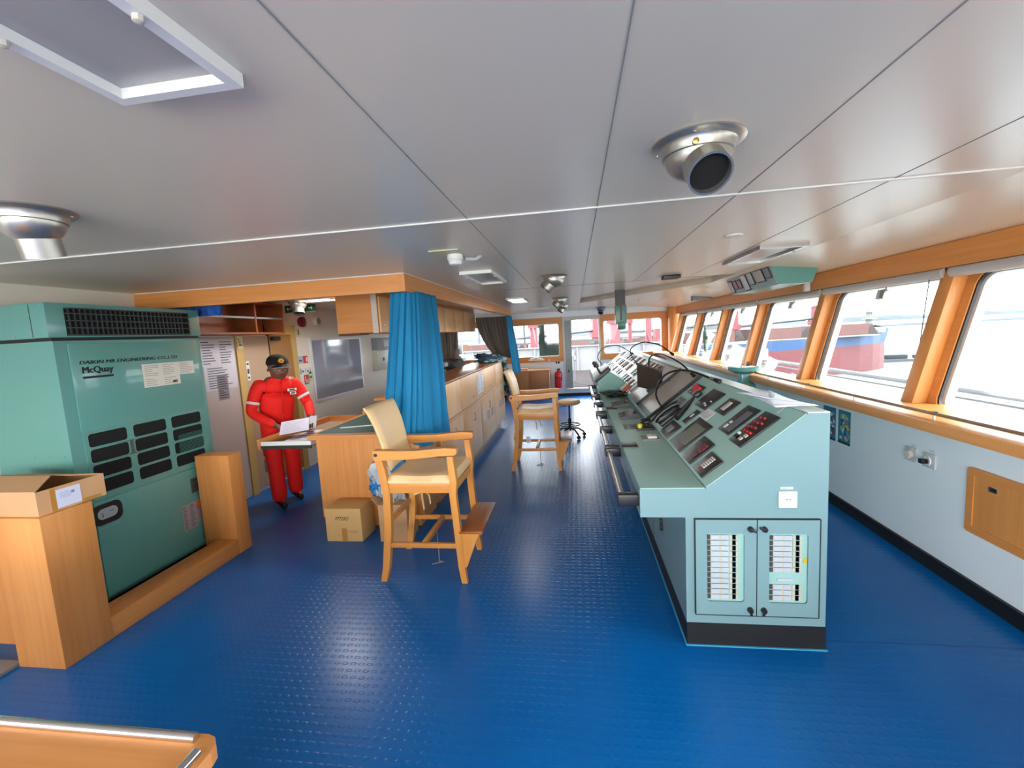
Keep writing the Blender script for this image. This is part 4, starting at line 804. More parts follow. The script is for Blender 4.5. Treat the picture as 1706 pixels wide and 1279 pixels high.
# papers, pictograms on the locker door
m = MB()
for (a, b_, z0, z1, s_) in ((3.93, 4.16, 1.5, 1.77, 1), (4.16, 4.38, 1.5, 1.77, 2), (3.95, 4.38, 1.25, 1.5, 3)): sheet(m, LWf, a, b_, z0, z1, .012, 9, 1, seed=s_)
tag(m.build('notice_papers', [pm('laminated_paper', (196, 196, 206), .15), INK]), 'laminated printed notices fixed to the upper part of the white locker door', 'notices')
m = MB(); sheet(m, LWf, 4.10, 4.24, 1.14, 1.40, .0145, 10, 1, seed=5); tag(m.build('framed_notice', [pm('notice_dark', (120, 112, 120), .4), INKB]), 'small dark bordered notice at the lower right of the laminated papers', 'notice')
def sign(name, label, y0, y1, z0, z1, bgm, marks, cat='sign', n=.002):
    m = MB(); m.ob(LWf, y0, y1, z0, z1, n, n+.003, 0); mats = [bgm]
    for (a, b_, c_, d_, mt) in marks:
        if mt not in mats: mats.append(mt)
        m.ob(LWf, y0+(y1-y0)*a, y0+(y1-y0)*b_, z0+(z1-z0)*c_, z0+(z1-z0)*d_, n+.003, n+.0038, mats.index(mt))
    return tag(m.build(name, mats), label, cat)
CRS = pm('sign_cream', (206, 204, 160), .5); GRS = pm('sign_green', (60, 110, 60), .5); RDS = pm('sign_red', (196, 40, 36), .5); WHS = pm('sign_white', (216, 218, 214), .5); PLG = pm('photoluminescent_green', (186, 206, 160), .5)
sign('safety_sign', 'cream safety pictogram sign on the beige door frame strip', 4.42, 4.50, 1.66, 1.80, CRS, [(.2, .8, .25, .35, INKB), (.35, .5, .45, .6, INKB), (.15, .3, .65, .8, INKB)], n=.031)
sign('small_label', 'small white label column lower on the beige door edge', 4.52, 4.57, 1.3, 1.52, WHS, [(.2, .8, .1, .2, INK), (.2, .8, .35, .6, INK), (.2, .8, .8, .9, INK)], n=.021)
sign('wall_card', 'cream card with a dark leaf mark below the red bell', 5.52, 5.6, 1.78, 1.9, CRS, [(.5, .8, .2, .8, GRS)])
sign('red_call_point_sign', 'small red square sign above the row of pictograms beside the cap', 5.62, 5.72, 1.42, 1.52, RDS, [(.55, .9, .2, .8, WHS)])
sign('white_notice', 'pale notice left of the small red square sign', 5.5, 5.61, 1.42, 1.52, pm('notice_lilac', (176, 180, 196), .5), [(.2, .8, .3, .5, INK)])
sign('pictogram_row', 'row of small black and white pictograms behind the cap', 5.5, 5.78, 1.27, 1.36, WHS, [(.1, .16, .1, .9, INK), (.25, .35, .3, .6, INKB), (.5, .53, .1, .9, INK), (.65, .75, .3, .6, INKB), (.9, .93, .1, .9, INK)])
sign('fire_sign', 'red and white fire equipment sign below the pictograms', 5.6, 5.7, 1.13, 1.26, RDS, [(.2, .35, .15, .85, WHS), (.55, .8, .1, .5, WHS)])
sign('green_sign', 'pale green sign with a dark arrow beside the whiteboard corner', 5.71, 5.79, 1.16, 1.29, PLG, [(.1, .9, .35, .55, GRS)])
sign('low_exit_sign', 'dark running man sign low on the beige door behind the red trousers', 4.63, 4.92, .4, .56, INKB, [(.15, .3, .2, .8, WHS), (.6, .8, .3, .8, WHS)], n=.021)
sign('low_grey_sign', 'grey kick plate sign just under the low running man sign', 4.63, 4.92, .2, .36, pm('plate_brown_grey', (110, 92, 90), .5), [(.2, .5, .3, .6, INKB)], n=.021)
# exit sign hanging
ex = thing('exit_sign', 'black and green hanging sign with arrows in the alcove ceiling', 'exit sign', (-3.2, 4.98, 2.06))
MB().box(-3.42, -3.03, 4.97, 4.99, 2.06, 2.145).build('panel', pm('exit_dark_green', (18, 52, 40), .4), ex)
EF = Fr((-3.42, 4.97, 2.06), (1, 0, 0), (0, 0, 1), (0, -1, 0)); g = MB()
for x, s_ in ((.05, 1), (.33, -1)):
    g.ob(EF, x-.025, x+.025, .036, .046, 0, .002); g.prism([(x-.03*s_, .041), (x-.008*s_, .02), (x-.008*s_, .062)], EF, 0, .002)
g.ob(EF, .1, .12, .015, .07, 0, .002); g.build('arrows', PLG, ex)
g = MB(); g.box(-3.43, -3.02, 4.965, 4.995, 2.052, 2.06); g.tube([(-3.36, 4.98, 2.145), (-3.36, 4.98, H)], .004, 6); g.tube([(-3.09, 4.98, 2.145), (-3.09, 4.98, H)], .004, 6); g.build('hanging_frame', ALU, ex)
g = MB(); g.lathe([(.06, 0), (.07, .02), (.07, .05), (.05, .06), (0, .065)], Fr((XL, 5.64, 1.98), LWf.U, LWf.V, LWf.N), 20); tag(g.build('alarm_bell', pm('bell_dark_red', (110, 18, 32), .35)), 'dark red round alarm sounder on the alcove wall', 'alarm')
g = MB(); g.lathe([(.07, 0), (.075, .03), (.06, .045), (0, .045)], Fr((XL, 6.02, 2.0), LWf.U, LWf.V, LWf.N), 20); g.lathe([(.04, .046), (.045, .05), (.03, .056), (0, .056)], Fr((XL, 6.02, 2.0), LWf.U, LWf.V, LWf.N), 16, 1); tag(g.build('round_speaker', [BEIGE, GREY]), 'beige round wall speaker right of the red alarm sounder', 'speaker')
wb = thing('whiteboard', 'grey glossy whiteboard in an aluminium frame on the left wall', 'whiteboard', (XL, 6.55, .87))
MB().ob(LWf, 5.83, 7.26, .88, 1.73, .002, .012).build('board_face', pm('board_gloss', (150, 156, 172), .06, coat=.6), wb)
m = MB(); ringstrip(m, LWf, 5.80, 7.29, .855, 1.755, .01, .03, .0, .022); m.build('board_frame', pm('frame_aluminium', (214, 216, 218), .3, metal=.4), wb)
eb = thing('electrical_box', 'grey two part electrical box on the alcove wall right of the whiteboard', 'electrical box', (XL, 8.0, 1.13))
m = MB(); m.ob(LWf, 7.72, 8.36, 1.13, 1.5, 0, .1, bev=.008); m.build('lower_cover', pm('box_beige_grey', (190, 188, 176), .45), eb)
m = MB(); m.ob(LWf, 7.72, 8.36, 1.51, 1.73, 0, .11, 0, bev=.008); m.build('upper_cover', GREY, eb); MB().ob(LWf, 8.0, 8.25, 1.56, 1.69, .11, .116).build('meter_window', LBL, eb); MB().ob(LWf, 7.95, 8.0, 1.3, 1.36, .1, .115).build('lock', BLACK, eb)
# end wall furniture
ec = thing('end_cupboard', 'low two door beech veneer cupboard against the far wall under the window', 'cupboard', (-1.1, 11.2, 0))
m = MB(); m.box(-1.75, -.66, 10.95, 11.46, .07, .72); m.box(-1.73, -.7, 10.98, 11.46, 0, .07); m.build('carcass', WZ, ec); MB().box(-1.77, -.64, 10.92, 11.47, .72, .75, bev=.003).build('top', WX, ec)
for a, b_ in ((-1.73, -1.17), (-1.165, -.68)): MB().box(a, b_, 10.93, 10.95, .1, .71, bev=.002).build('cupboard_door', wood('end_door_veneer', (190, 128, 72), (170, 108, 56), 'z'), ec)
tag(MB().box(-1.5, -1.2, 11.0, 11.2, .75, .79, bev=.005).build('wooden_tray', WX), 'flat wooden tray on the far cupboard', 'tray')
fe = thing('fire_extinguisher', 'red fire extinguisher on the far wall beside the door', 'fire extinguisher', (-.46, 11.38, .24))
g = MB(); g.lathe([(0, 0), (.085, .0), (.09, .02), (.09, .34), (.07, .4), (.03, .43), (.025, .46)], Fr((-.46, 11.38, .24)), 20); g.build('cylinder', RED, fe)
g = MB(); g.box(-.48, -.4, 11.36, 11.4, .69, .73, bev=.005); g.tube([(-.43, 11.36, .7), (-.36, 11.33, .6), (-.37, 11.32, .42)], .012, 8); g.lathe([(.092, .25), (.092, .27)], Fr((-.46, 11.38, .24)), 20); g.build('valve_and_hose', BLACK, fe)
MB().ob(EW, -.52, -.40, .44, .56, .03, .034).build('wall_bracket', GREY, fe)
m = MB(); m.ob(EW, -.52, -.4, .84, .93, 0, .004, 0); m.ob(EW, -.51, -.47, .85, .92, .004, .005, 1); m.ob(EW, -.455, -.41, .85, .92, .004, .005, 1); tag(m.build('extinguisher_sign', [WHS, INKB]), 'small black and white sign above the fire extinguisher', 'sign')
g = MB(); g.tube([(-1.15, 11.46, .99), (-1.0, 11.4, 1.03), (-.85, 11.46, .99)], .02, 8); g.box(-1.2, -.8, 11.4, 11.46, .955, .98, bev=.005); tag(g.build('window_crank', WHITE), 'white crank handle lying on the far left window sill', 'handle')
g = MB(); g.tube([(-.68, 11.44, .97), (-.68, 11.44, .88)], .02, 8); tag(g.build('wall_hook', BEIGE), 'small cream hook under the far window', 'hook')
# cartons near the desk
b1 = thing('cardboard_box', 'yellowish sealed carton with handwriting on the floor in front of the chart table', 'box', (-1.97, 3.5, 0))
MB().box(-2.14, -1.82, 3.34, 3.58, 0, .285, bev=.004).build('carton_body', CARDY, b1)
BF = Fr((0, 3.34, 0), (1, 0, 0), (0, 0, 1), (0, -1, 0))
MB().ob(BF, -2.0, -1.955, .0, .115, .0, .0015).build('tape_strip', TAPE, b1)
text('P772AD', 'handwriting', INKB, Fr(BF.p(-2.05, .185, 0), BF.U, BF.V, BF.N), width=.12, height=.03, parent=b1, shear=.3)
text('CIMBEX', 'faint_print', pm('faint_brown_ink', (150, 116, 80), .8), Fr(BF.p(-1.95, .075, 0), BF.U, BF.V, BF.N), width=.1, height=.022, parent=b1)
b2 = thing('cardboard_box', 'taller brown carton half hidden behind the near chair\'s back legs', 'box', (-1.55, 3.45, 0))
m = MB(); m.box(-1.665, -1.42, 3.345, 3.58, 0, .315, bev=.003); m.build('carton_body', CARD, b2)
g = MB(); g.add([(-1.665, 3.345, .315), (-1.665, 3.58, .315), (-1.72, 3.58, .37), (-1.72, 3.345, .37)], [(0, 1, 2, 3)]); g.add([(-1.665, 3.58, .315), (-1.42, 3.58, .315), (-1.42, 3.60, .4), (-1.665, 3.60, .4)], [(0, 1, 2, 3)]); o = g.build('flaps', CARD, b2); o.modifiers.new('s', 'SOLIDIFY').thickness = .004
g = MB(); g.blob((-1.58, 3.47, .52), (.17, .1, .22), 0, amp=.5, freq=2.6, seg=40, seed=2); g.blob((-1.70, 3.46, .44), (.07, .06, .09), 1, amp=.5, freq=3, seg=28, seed=5); g.blob((-1.5, 3.42, .62), (.08, .06, .1), 1, amp=.6, freq=3, seg=28, seed=8)
tag(g.build('plastic_bag', [pm('clear_white_plastic', (180, 186, 190), .25, var=.15, vscale=14), pm('blue_plastic', (40, 120, 180), .3, var=.2, vscale=16)]), 'crumpled white and blue plastic bag stuffed in the carton behind the near chair', 'bag')
# foreground table
ft = thing('corner_table', 'beech veneer table top corner with steel fiddle rails at the bottom left', 'table', (-1.5, .3, 0))
g = MB(); pr = [(-2.4, -.4), (-.815, -.4), (-.815, .765)]+[(-.855+.04*math.cos(a), .765+.04*math.sin(a)) for a in (0, PI/6, PI/3, PI/2)]+[(-2.4, .80)]
g.prism(pr, WF, .755, .79); g.build('table_top', WX, ft)
for a, b_ in (((-2.35, .788, .797), (-.87, .788, .797)), ((-.838, .755, .797), (-.838, -.35, .797))): MB().tube([a, b_], .011, 10).build('fiddle_rail', CHROME, ft)
MB().box(-2.3, -.9, -.3, .7, 0, .755).build('cabinet', WZ, ft)
# ================================================================== CHAIRS, STOOL
def rail(mb, a, b_, w, h, mat=0, bev=.006):
    """a bar from a to b, w wide sideways, h high"""
    a, b_ = Vector(a), Vector(b_); d = (b_-a); L_ = d.length; d.normalize(); s = d.cross(Vector((0, 0, 1)))
    s = s.normalized() if s.length > .01 else Vector((0, 1, 0)); n_ = s.cross(d)
    return mb.ob(Fr(a, d, s, n_), 0, L_, -w/2, w/2, -h/2, h/2, mat, bev)
def leg(mb, pts, w, d):
    """square section leg through points; w in y, d in x"""
    vs = []; k = len(pts)
    for (x, y, z, sc) in pts:
        for a, b_ in ((-1, -1), (1, -1), (1, 1), (-1, 1)): vs.append((x+a*d/2*sc, y+b_*w/2*sc, z))
    fs = [(i*4+j, i*4+(j+1) % 4, (i+1)*4+(j+1) % 4, (i+1)*4+j) for i in range(k-1) for j in range(4)]+[(3, 2, 1, 0), tuple((k-1)*4+j for j in range(4))]
    mb.add(vs, fs)
def make_chair():
    # local frame: chair faces +x, width along y; origin on the floor under the seat centre
    t_ = thing('high_chair', 'near oak high chair with tan leather seat beside the cartons and chart table', 'chair', (0, 0, 0), 'oak high chairs')
    for s in (-1, 1):
        y = s*.235
        m = MB(); leg(m, [(.275, y, 0, .85), (.262, y, .12, .95), (.245, y, .45, 1), (.235, y, .62, 1), (.245, y, .70, 1.05), (.232, y, .88, .9)], .045, .045); m.build('leg', CHZ, t_)
        m = MB(); leg(m, [(-.30, y, 0, .85), (-.275, y, .1, .95), (-.24, y, .35, 1), (-.225, y, .62, 1), (-.245, y, .78, 1), (-.27, y, .9, .95)], .045, .05); m.build('leg', CHZ, t_)
        m = MB()
        prof = [(-.29, .86), (-.15, .865), (.0, .87), (.15, .885), (.27, .89), (.285, .905), (.28, .935), (.2, .94), (.0, .925), (-.15, .925), (-.29, .93), (-.30, .90)]
        m.prism(prof, Fr((0, y, 0), (1, 0, 0), (0, 0, 1), (0, -1, 0)), -.028, .028); m.build('armrest', CHX, t_)
        g = MB(); g.lathe([(0, .004), (.012, .003), (.012, 0)], Fr((-.275, y-s*-.028, .9), (1, 0, 0), (0, 0, 1), (0, s, 0)), 10); g.build('bolt_cap', BLACK, t_)
        m = MB(); rail(m, (-.21, y, .665), (.225, y, .665), .028, .07); m.build('seat_rail', CHX, t_)
        m = MB(); rail(m, (-.255, y, .26), (.24, y, .26), .026, .034); m.build('stretcher', CHX, t_)
    m = MB(); rail(m, (.235, -.22, .655), (.235, .22, .655), .028, .055); m.build('seat_rail', CHY, t_)
    m = MB(); rail(m, (-.225, -.22, .655), (-.225, .22, .655), .028, .055); m.build('seat_rail', CHY, t_)
    m = MB(); rail(m, (-.262, -.22, .40), (-.262, .22, .40), .03, .04); m.build('stretcher', CHY, t_)
    m = MB(); rail(m, (.0, -.225, .26), (.0, .225, .26), .03, .04); m.build('stretcher', CHY, t_)
    # footrest
    m = MB(); m.ob(Fr((.335, 0, .352)), -.075, .085, -.26, .26, 0, .018, bev=.004)
    m.build('footrest_board', wood('footrest_y_'+str(len(KEEP)), (170, 100, 52), (140, 78, 38), 'y', rough=.3), t_)
    for s in (-1, 1):
        MB().prism([(.265, .352), (.40, .352), (.385, .33), (.30, .12), (.275, .10)], Fr((0, s*.235, 0), (1, 0, 0), (0, 0, 1), (0, -1, 0)), -.012, .012).build('footrest_bracket', CHZ, t_)
    # seat cushion: soft slab
    def seat(top):
        def f(u, v):
            x = -.235+.49*u; y = -.25+.5*v; ex = 1-abs(2*u-1)**6; ey = 1-abs(2*v-1)**6; k = max(0, ex*ey)**.4
            dip = -.012*math.sin(PI*v)*math.sin(PI*u)+.006*math.cos(2*PI*u)
            return Vector((x, y, (.715+(.045+dip)*k) if top else .70))
        return f
    m = MB(); m.grid(seat(1), 22, 22); m.grid(seat(0), 22, 22)
    n_ = 22; k1 = (n_+1)**2
    edge = [i for i in range(n_+1)]+[j*(n_+1)+n_ for j in range(1, n_+1)]+[n_*(n_+1)+i for i in range(n_-1, -1, -1)]+[j*(n_+1) for j in range(n_-1, 0, -1)]
    for a, b_ in zip(edge, edge[1:]+edge[:1]): m.f.append([a, b_, b_+k1, a+k1]); m.m.append(0); m.s.append(True)
    m.build('seat_cushion', LEATH, t_)
    # back: padded, raked and curved over at the top
    path = [(-.235, .77), (-.255, .88), (-.275, .98), (-.30, 1.08), (-.335, 1.17), (-.36, 1.215)]
    def back(side):
        def f(u, v):
            q = v*(len(path)-1); i = min(int(q), len(path)-2); fr_ = q-i; x = path[i][0]*(1-fr_)+path[i+1][0]*fr_; z = path[i][1]*(1-fr_)+path[i+1][1]*fr_
            w = .185+.055*v; k = max(0, (1-abs(2*u-1)**6)*(1-abs(2*v-1)**10))**.5
            return Vector((x+side*(.008+.022*k)-.02*math.cos((u-.5)*PI)+.02, (u-.5)*2*w, z))
        return f
    m = MB(); m.grid(back(1), 18, 20); m.grid(back(-1), 18, 20); k1 = 19*21; nu, nv = 18, 20
    edge = [i for i in range(nu+1)]+[j*(nu+1)+nu for j in range(1, nv+1)]+[nv*(nu+1)+i for i in range(nu-1, -1, -1)]+[j*(nu+1) for j in range(nv-1, 0, -1)]
    for a, b_ in zip(edge, edge[1:]+edge[:1]): m.f.append([a, b_, b_+k1, a+k1]); m.m.append(0); m.s.append(True)
    m.build('backrest', LEATH, t_)
    # ties and pull cord under the seat
    m = MB(); m.tube([(.0, -.19, .63), (.005, -.2, .57), (.012, -.2, .5)], [.012, .014, .016], 6, flat=.35); m.tube([(.02, -.2, .63), (.055, -.2, .60), (.06, -.2, .54)], [.009, .01, .012], 6, flat=.4); m.tube([(-.2, -.2, .632), (.2, -.2, .632)], .004, 6); m.tube([(-.02, -.2, .625), (-.05, -.2, .605), (.0, -.2, .625)], .007, 6); m.build('cushion_tie', LEATH, t_)
    m = MB(); m.tube([(.02, 0, .245), (.02, 0, .2), (.022, 0, .08), (.02, .0, .02)], .004, 6); m.tube([(.02, 0, .02), (.05, .02, .006), (-.03, -.02, .006)], .004, 6); m.build('pull_cord', GREY, t_)
    m = MB(); m.ob(Fr((.0, -.24, .38), (1, 0, 0), (0, 0, 1), (0, -1, 0)), -.05, .0, -.03, .02, 0, .004); return t_
ch = make_chair(); ch.location = (-1.075, 3.01, 0)
c2 = dup(ch, (-.505, 5.46, 0), 0, 'far oak high chair with tan seat in the aisle between counter and console')
m = MB(); sheet(m, Fr((-.62, 5.2, .35), (1, 0, 0), (0, 0, 1), (0, -1, 0)), 0, .05, 0, .08, 0, 4, 1)
tag(m.build('paper_tag', [PAPER, INK]), 'white paper tag tied under the seat of the far high chair', 'tag')
stl = thing('stool', 'round tan stool on a black castor base in the aisle behind the far chair', 'stool', (-.13, 6.95, 0))
g = MB(); g.lathe([(0, 0), (.15, .0), (.175, .02), (.175, .045), (.15, .07), (0, .078)], Fr((-.13, 6.95, .52)), 28); g.build('seat', LEATH, stl)
g = MB(); g.tube([(-.13, 6.95, .12), (-.13, 6.95, .3)], .025, 12); g.tube([(-.13, 6.95, .3), (-.13, 6.95, .52)], .014, 10); g.tube([(-.13, 6.95, .5), (-.25, 6.93, .49), (-.28, 6.93, .47)], .005, 6); g.build('gas_column', BLACK, stl)
g = MB(); g.tube([(-.13+.16*math.cos(a), 6.95+.16*math.sin(a), .2) for a in [2*PI*i/24 for i in range(25)]], .009, 6, cap=False)
for i in range(5):
    a = 2*PI*i/5+.3; g.tube([(-.13, 6.95, .2), (-.13+.16*math.cos(a), 6.95+.16*math.sin(a), .2)], .006, 6)
g.build('foot_ring', BLACK, stl)
for i in range(5):
    a = 2*PI*i/5+.3; c_, s_ = math.cos(a), math.sin(a); g = MB(); g.tube([(-.13, 6.95, .14), (-.13+.13*c_, 6.95+.13*s_, .13), (-.13+.22*c_, 6.95+.22*s_, .07), (-.13+.225*c_, 6.95+.225*s_, .05)], .013, 8); lg = g.build('leg', BLACK, stl)
    g = MB(); g.lathe([(0, -.02), (.025, -.02), (.027, 0), (.025, .02), (0, .02)], Fr((-.13+.23*c_, 6.95+.23*s_, .0275), (c_, s_, 0), (0, 0, 1), (-s_, c_, 0)), 14); g.build('castor', RUB, lg)

# ================================================================== CURTAINS
def curtain(name, label, top, bot, z0, z1, folds, amp, mat, pinch=None, zb=None):
    def along(P_, t):
        q = t*(len(P_)-1); i = min(int(q), len(P_)-2); f = q-i; return Vector((*P_[i], 0)).lerp(Vector((*P_[i+1], 0)), f)
    def fn(u, v):
        a, b_ = along(top, u), along(bot, u); s = v**1.1 if not pinch else pinch(v)
        p = a.lerp(b_, s); d = (along(top, min(1, u+.02))-along(top, max(0, u-.02))).normalized(); n_ = Vector((-d.y, d.x, 0))
        ph_ = u*folds*2*PI+1.2*noise.noise(Vector((u*6, v*1.2, 1)))*min(1, v*3); am = amp*(.35+.65*min(1, v*2))*(1+.5*noise.noise(Vector((u*5, 0, 4))))
        w = math.sin(ph_)+.3*math.sin(ph_*2.3+v*2)
        zz = z0+(z1(u)-z0)*v if callable(z1) else z0+(z1-z0)*v
        return Vector((p.x, p.y, 0))+n_*am*w+d*am*.4*math.cos(ph_)+Vector((0, 0, zz))
    m = MB(); m.grid(fn, folds*10, 40); o = m.build(name, mat); o.modifiers.new('s', 'SOLIDIFY').thickness = .003
    return tag(o, label, 'curtain')
curtain('blue_curtain', 'large bright blue curtain gathered at the near corner of the wooden beam', [(-1.46, 3.48), (-1.30, 3.47), (-1.262, 3.62), (-1.262, 4.06)], [(-1.66, 3.53), (-1.42, 3.42), (-1.27, 3.50), (-1.20, 3.96)], 2.045, lambda u: .90-.14*min(1, u*1.5), 8, .028, CURT)
curtain('blue_curtain', 'narrow bright blue curtain at the far end of the wooden beam beside the window', [(-1.27, 8.45), (-1.27, 9.1)], [(-1.16, 8.3), (-1.10, 8.75)], 2.03, .92, 5, .03, CURT)
curtain('grey_curtain', 'grey lined curtain across the alcove next to the far blue curtain', [(-1.98, 8.95), (-1.34, 8.95)], [(-1.60, 8.9), (-1.22, 8.7)], 2.03, 1.2, 9, .03, LIN_, pinch=lambda v: v**2)
curtain('grey_curtain', 'dark grey curtain edged with blue in the alcove beside the rear windows', [(-2.95, 9.2), (-2.42, 9.2)], [(-2.85, 9.2), (-2.5, 9.2)], 2.165, 1.0, 7, .03, LIN_)
curtain('blue_curtain', 'dark blue curtain strip hanging under the beam above the teal cabinet', [(-3.62, 3.47), (-2.98, 3.47)], [(-3.62, 3.47), (-2.98, 3.47)], 2.06, 1.955, 9, .025, pm('blue_curtain_dark', (20, 78, 160), .8))
# jackets thrown over the counter end
def heap(u, v):
    x = -1.72+.5*u; y = 7.35+.85*v+.1*noise.noise(Vector((u*3, v*3, 0)))
    z = 1.215+.1*max(0, math.sin(PI*min(1, max(0, u)))**.5*math.sin(PI*v)**.5)+.07*noise.noise(Vector((u*5, v*5, 2)))*math.sin(PI*u)*math.sin(PI*v)
    return Vector((x, y, z))
def hang(u, v):
    y = 8.13+.04*math.sin(u*14)+.03*noise.noise(Vector((u*4, v*3, 7)))+.02; x = -1.50+.20*u+.12*v; w = math.sin(u*22+2*v)*.015
    return Vector((x, y+w-.25*(1-v)*0, 1.24-.62*v-.1*u*v))
jk = thing('jacket', 'crumpled blue and grey jacket thrown over the far end of the counter', 'jacket', (-1.45, 7.9, 1.2))
CAMO = pm('jacket_cloth', (60, 108, 116), .8)
_n = CAMO.node_tree; _ns = _n.nodes.new('ShaderNodeTexNoise'); _ns.inputs['Scale'].default_value = 11; _cr = _n.nodes.new('ShaderNodeValToRGB'); _tc = _n.nodes.new('ShaderNodeTexCoord')
_cr.color_ramp.interpolation = 'CONSTANT'; _cr.color_ramp.elements[0].color = lin((24, 46, 66)); _cr.color_ramp.elements[1].position = .45; _cr.color_ramp.elements[1].color = lin((54, 122, 130))
_e = _cr.color_ramp.elements.new(.54); _e.color = lin((170, 176, 168)); _e = _cr.color_ramp.elements.new(.62); _e.color = lin((40, 78, 150))
_n.links.new(_tc.outputs['Object'], _ns.inputs['Vector']); _n.links.new(_ns.outputs['Fac'], _cr.inputs[0]); _n.links.new(_cr.outputs[0], _n.nodes['Principled BSDF'].inputs['Base Color'])
m = MB(); m.grid(heap, 26, 26); o = m.build('jacket_body', CAMO, jk); o.modifiers.new('s', 'SOLIDIFY').thickness = .006
m = MB(); m.grid(hang, 26, 20); o = m.build('jacket_skirt', CAMO, jk); o.modifiers.new('s', 'SOLIDIFY').thickness = .006
m = MB(); m.tube([(-1.62, 7.4, 1.24), (-1.5, 7.38, 1.26), (-1.38, 7.5, 1.25), (-1.36, 7.75, 1.24)], [.05, .06, .055, .04], 12); m.blob((-1.6, 7.6, 1.3), (.13, .1, .06), seg=20, amp=.5, seed=4); m.build('sleeve', pm('sleeve_navy', (34, 54, 72), .8, var=.3, vscale=12), jk)
m = MB(); m.tube([(-1.34, 8.0, 1.2), (-1.28, 8.16, 1.0), (-1.24, 8.18, .8), (-1.2, 8.18, .62)], [.04, .045, .05, .05], 12); m.build('sleeve', CAMO, jk)
# ================================================================== THE MAN
MX, MY = -3.14, 4.24
man = thing('person', 'person in red coverall and black cap with gold badge, reading papers at the chart drawer', 'person', (MX, MY, 0))
fw = Vector((.82, -.57, 0)); lf = Vector((.57, .82, 0)); UPz = Vector((0, 0, 1)); M0 = Vector((MX, MY, 0))
def J(f, l, z): return M0+fw*f+lf*l+UPz*z
CORR = pm('red_coverall', (236, 24, 12), .8, bump=.25, bscale=18, var=.06, vscale=6)
SHOE = pm('black_boot', (14, 13, 14), .5)
V = []; E = []; R = []
def jv(p, rx, ry=None): V.append(p); R.append((rx, ry or rx)); return len(V)-1
def chain(start, pts):
    a = start
    for p in pts:
        b_ = jv(*p)
        if a is not None: E.append((a, b_))
        a = b_
    return a
pel = jv(J(0, 0, .86), .185, .15)
chest = chain(pel, [(J(.01, 0, .96), .18, .15), (J(.04, 0, 1.08), .195, .155), (J(.07, 0, 1.20), .185, .14)])
nb = chain(chest, [(J(.10, 0, 1.28), .13, .11)])
neck = chain(nb, [(J(.13, 0, 1.325), .072, .072), (J(.155, 0, 1.36), .07, .07)])
head = chain(neck, [(J(.19, 0, 1.395), .092, .1), (J(.185, 0, 1.44), .108, .122), (J(.17, 0, 1.49), .106, .12), (J(.16, 0, 1.53), .07, .08)])
nose = chain(head-2, [(J(.28, 0, 1.405), .02), (J(.298, 0, 1.395), .014)])
for s in (-1, 1):
    chain(head-2, [(J(.17, s*.09, 1.43), .02), (J(.16, s*.103, 1.435), .015)])
hands = []
for s in (-1, 1):
    if s < 0: sh, el, wr, hd_ = J(.08, -.19, 1.27), J(.07, -.265, 1.02), J(.29, -.13, .885), J(.36, -.07, .86)
    else: sh, el, wr, hd_ = J(.09, .19, 1.27), J(.16, .27, 1.04), J(.37, .20, .925), J(.43, .16, .895)
    a = chain(nb, [(J(.09, s*.11, 1.29), .085, .075), (sh, .072), (sh.lerp(el, .5), .062), (el, .056), (el.lerp(wr, .5), .05), (wr.lerp(el, .12), .047), (wr, .028, .024), (wr.lerp(hd_, .6), .03, .02), (hd_, .032, .018)])
    hands.append((wr, hd_, a, s))
    d = (hd_-wr).normalized(); sd_ = d.cross(UPz).normalized()
    for k in range(4):
        o_ = (k-1.5)*.018; L_ = (.07, .08, .076, .06)[k]; b0 = hd_+sd_*o_+d*.005
        c0 = jv(b0, .009); E.append((a, c0)); chain(c0, [(b0+d*L_*.45-UPz*.006, .0085), (b0+d*L_*.75-UPz*.02, .008), (b0+d*L_*.95-UPz*.036, .007)])
    th = wr.lerp(hd_, .45)+sd_*(.03*(1 if s < 0 else -1)); c0 = jv(th, .011); E.append((a-1, c0)); chain(c0, [(th+d*.04+sd_*.012*(1 if s < 0 else -1)-UPz*.01, .0095), (th+d*.065-UPz*.02, .008)])
for s, (fx, fy) in ((-1, (-3.11, 4.10)), (1, (-3.10, 4.36))):
    hp = J(.0, s*.095, .80); ft_ = Vector((fx, fy, 0)); kn = hp.lerp(ft_+Vector((0, 0, .1)), .5)+fw*.03; kn.z = .46
    a = chain(pel, [(hp, .11, .105), (hp.lerp(kn, .5), .098), (kn, .082), (kn.lerp(ft_+UPz*.12, .5), .08), (ft_+UPz*.15, .082), (ft_+UPz*.085, .075)])
    an = chain(a, [(ft_+UPz*.06, .045)]); chain(an, [(ft_+fw*.08+UPz*.042, .042, .036), (ft_+fw*.15+UPz*.036, .04, .03)])
me = bpy.data.meshes.new('skeleton'); me.from_pydata([v-M0 for v in V], E, []); so = bpy.data.objects.new('skeleton', me); C.objects.link(so)
sk_ = so.modifiers.new('skin', 'SKIN'); sk_.use_smooth_shade = True; sk_.branch_smoothing = .3
for i, sv in enumerate(me.skin_vertices[0].data): sv.radius = R[i]; sv.use_root = (i == 0)
ss = so.modifiers.new('sub', 'SUBSURF'); ss.levels = 2; ss.render_levels = 2
bm_ = bpy.data.meshes.new_from_object(so.evaluated_get(bpy.context.evaluated_depsgraph_get())); bpy.data.objects.remove(so)
bm_.name = 'body'; bm_.materials.clear()
for mt in (CORR, SKIN, SHOE): bm_.materials.append(mt)
for p in bm_.polygons:
    c_ = Vector(p.center)+M0; p.use_smooth = True; k = 0
    if c_.z > 1.318 and (c_-J(.17, 0, 1.42)).length < .17: k = 1
    for (wr, hd_, a, s) in hands:
        d = (hd_-wr).normalized()
        if (c_-wr).dot(d) > -.004 and (c_-hd_).length < .16: k = 1
    if c_.z < .075: k = 2
    p.material_index = k
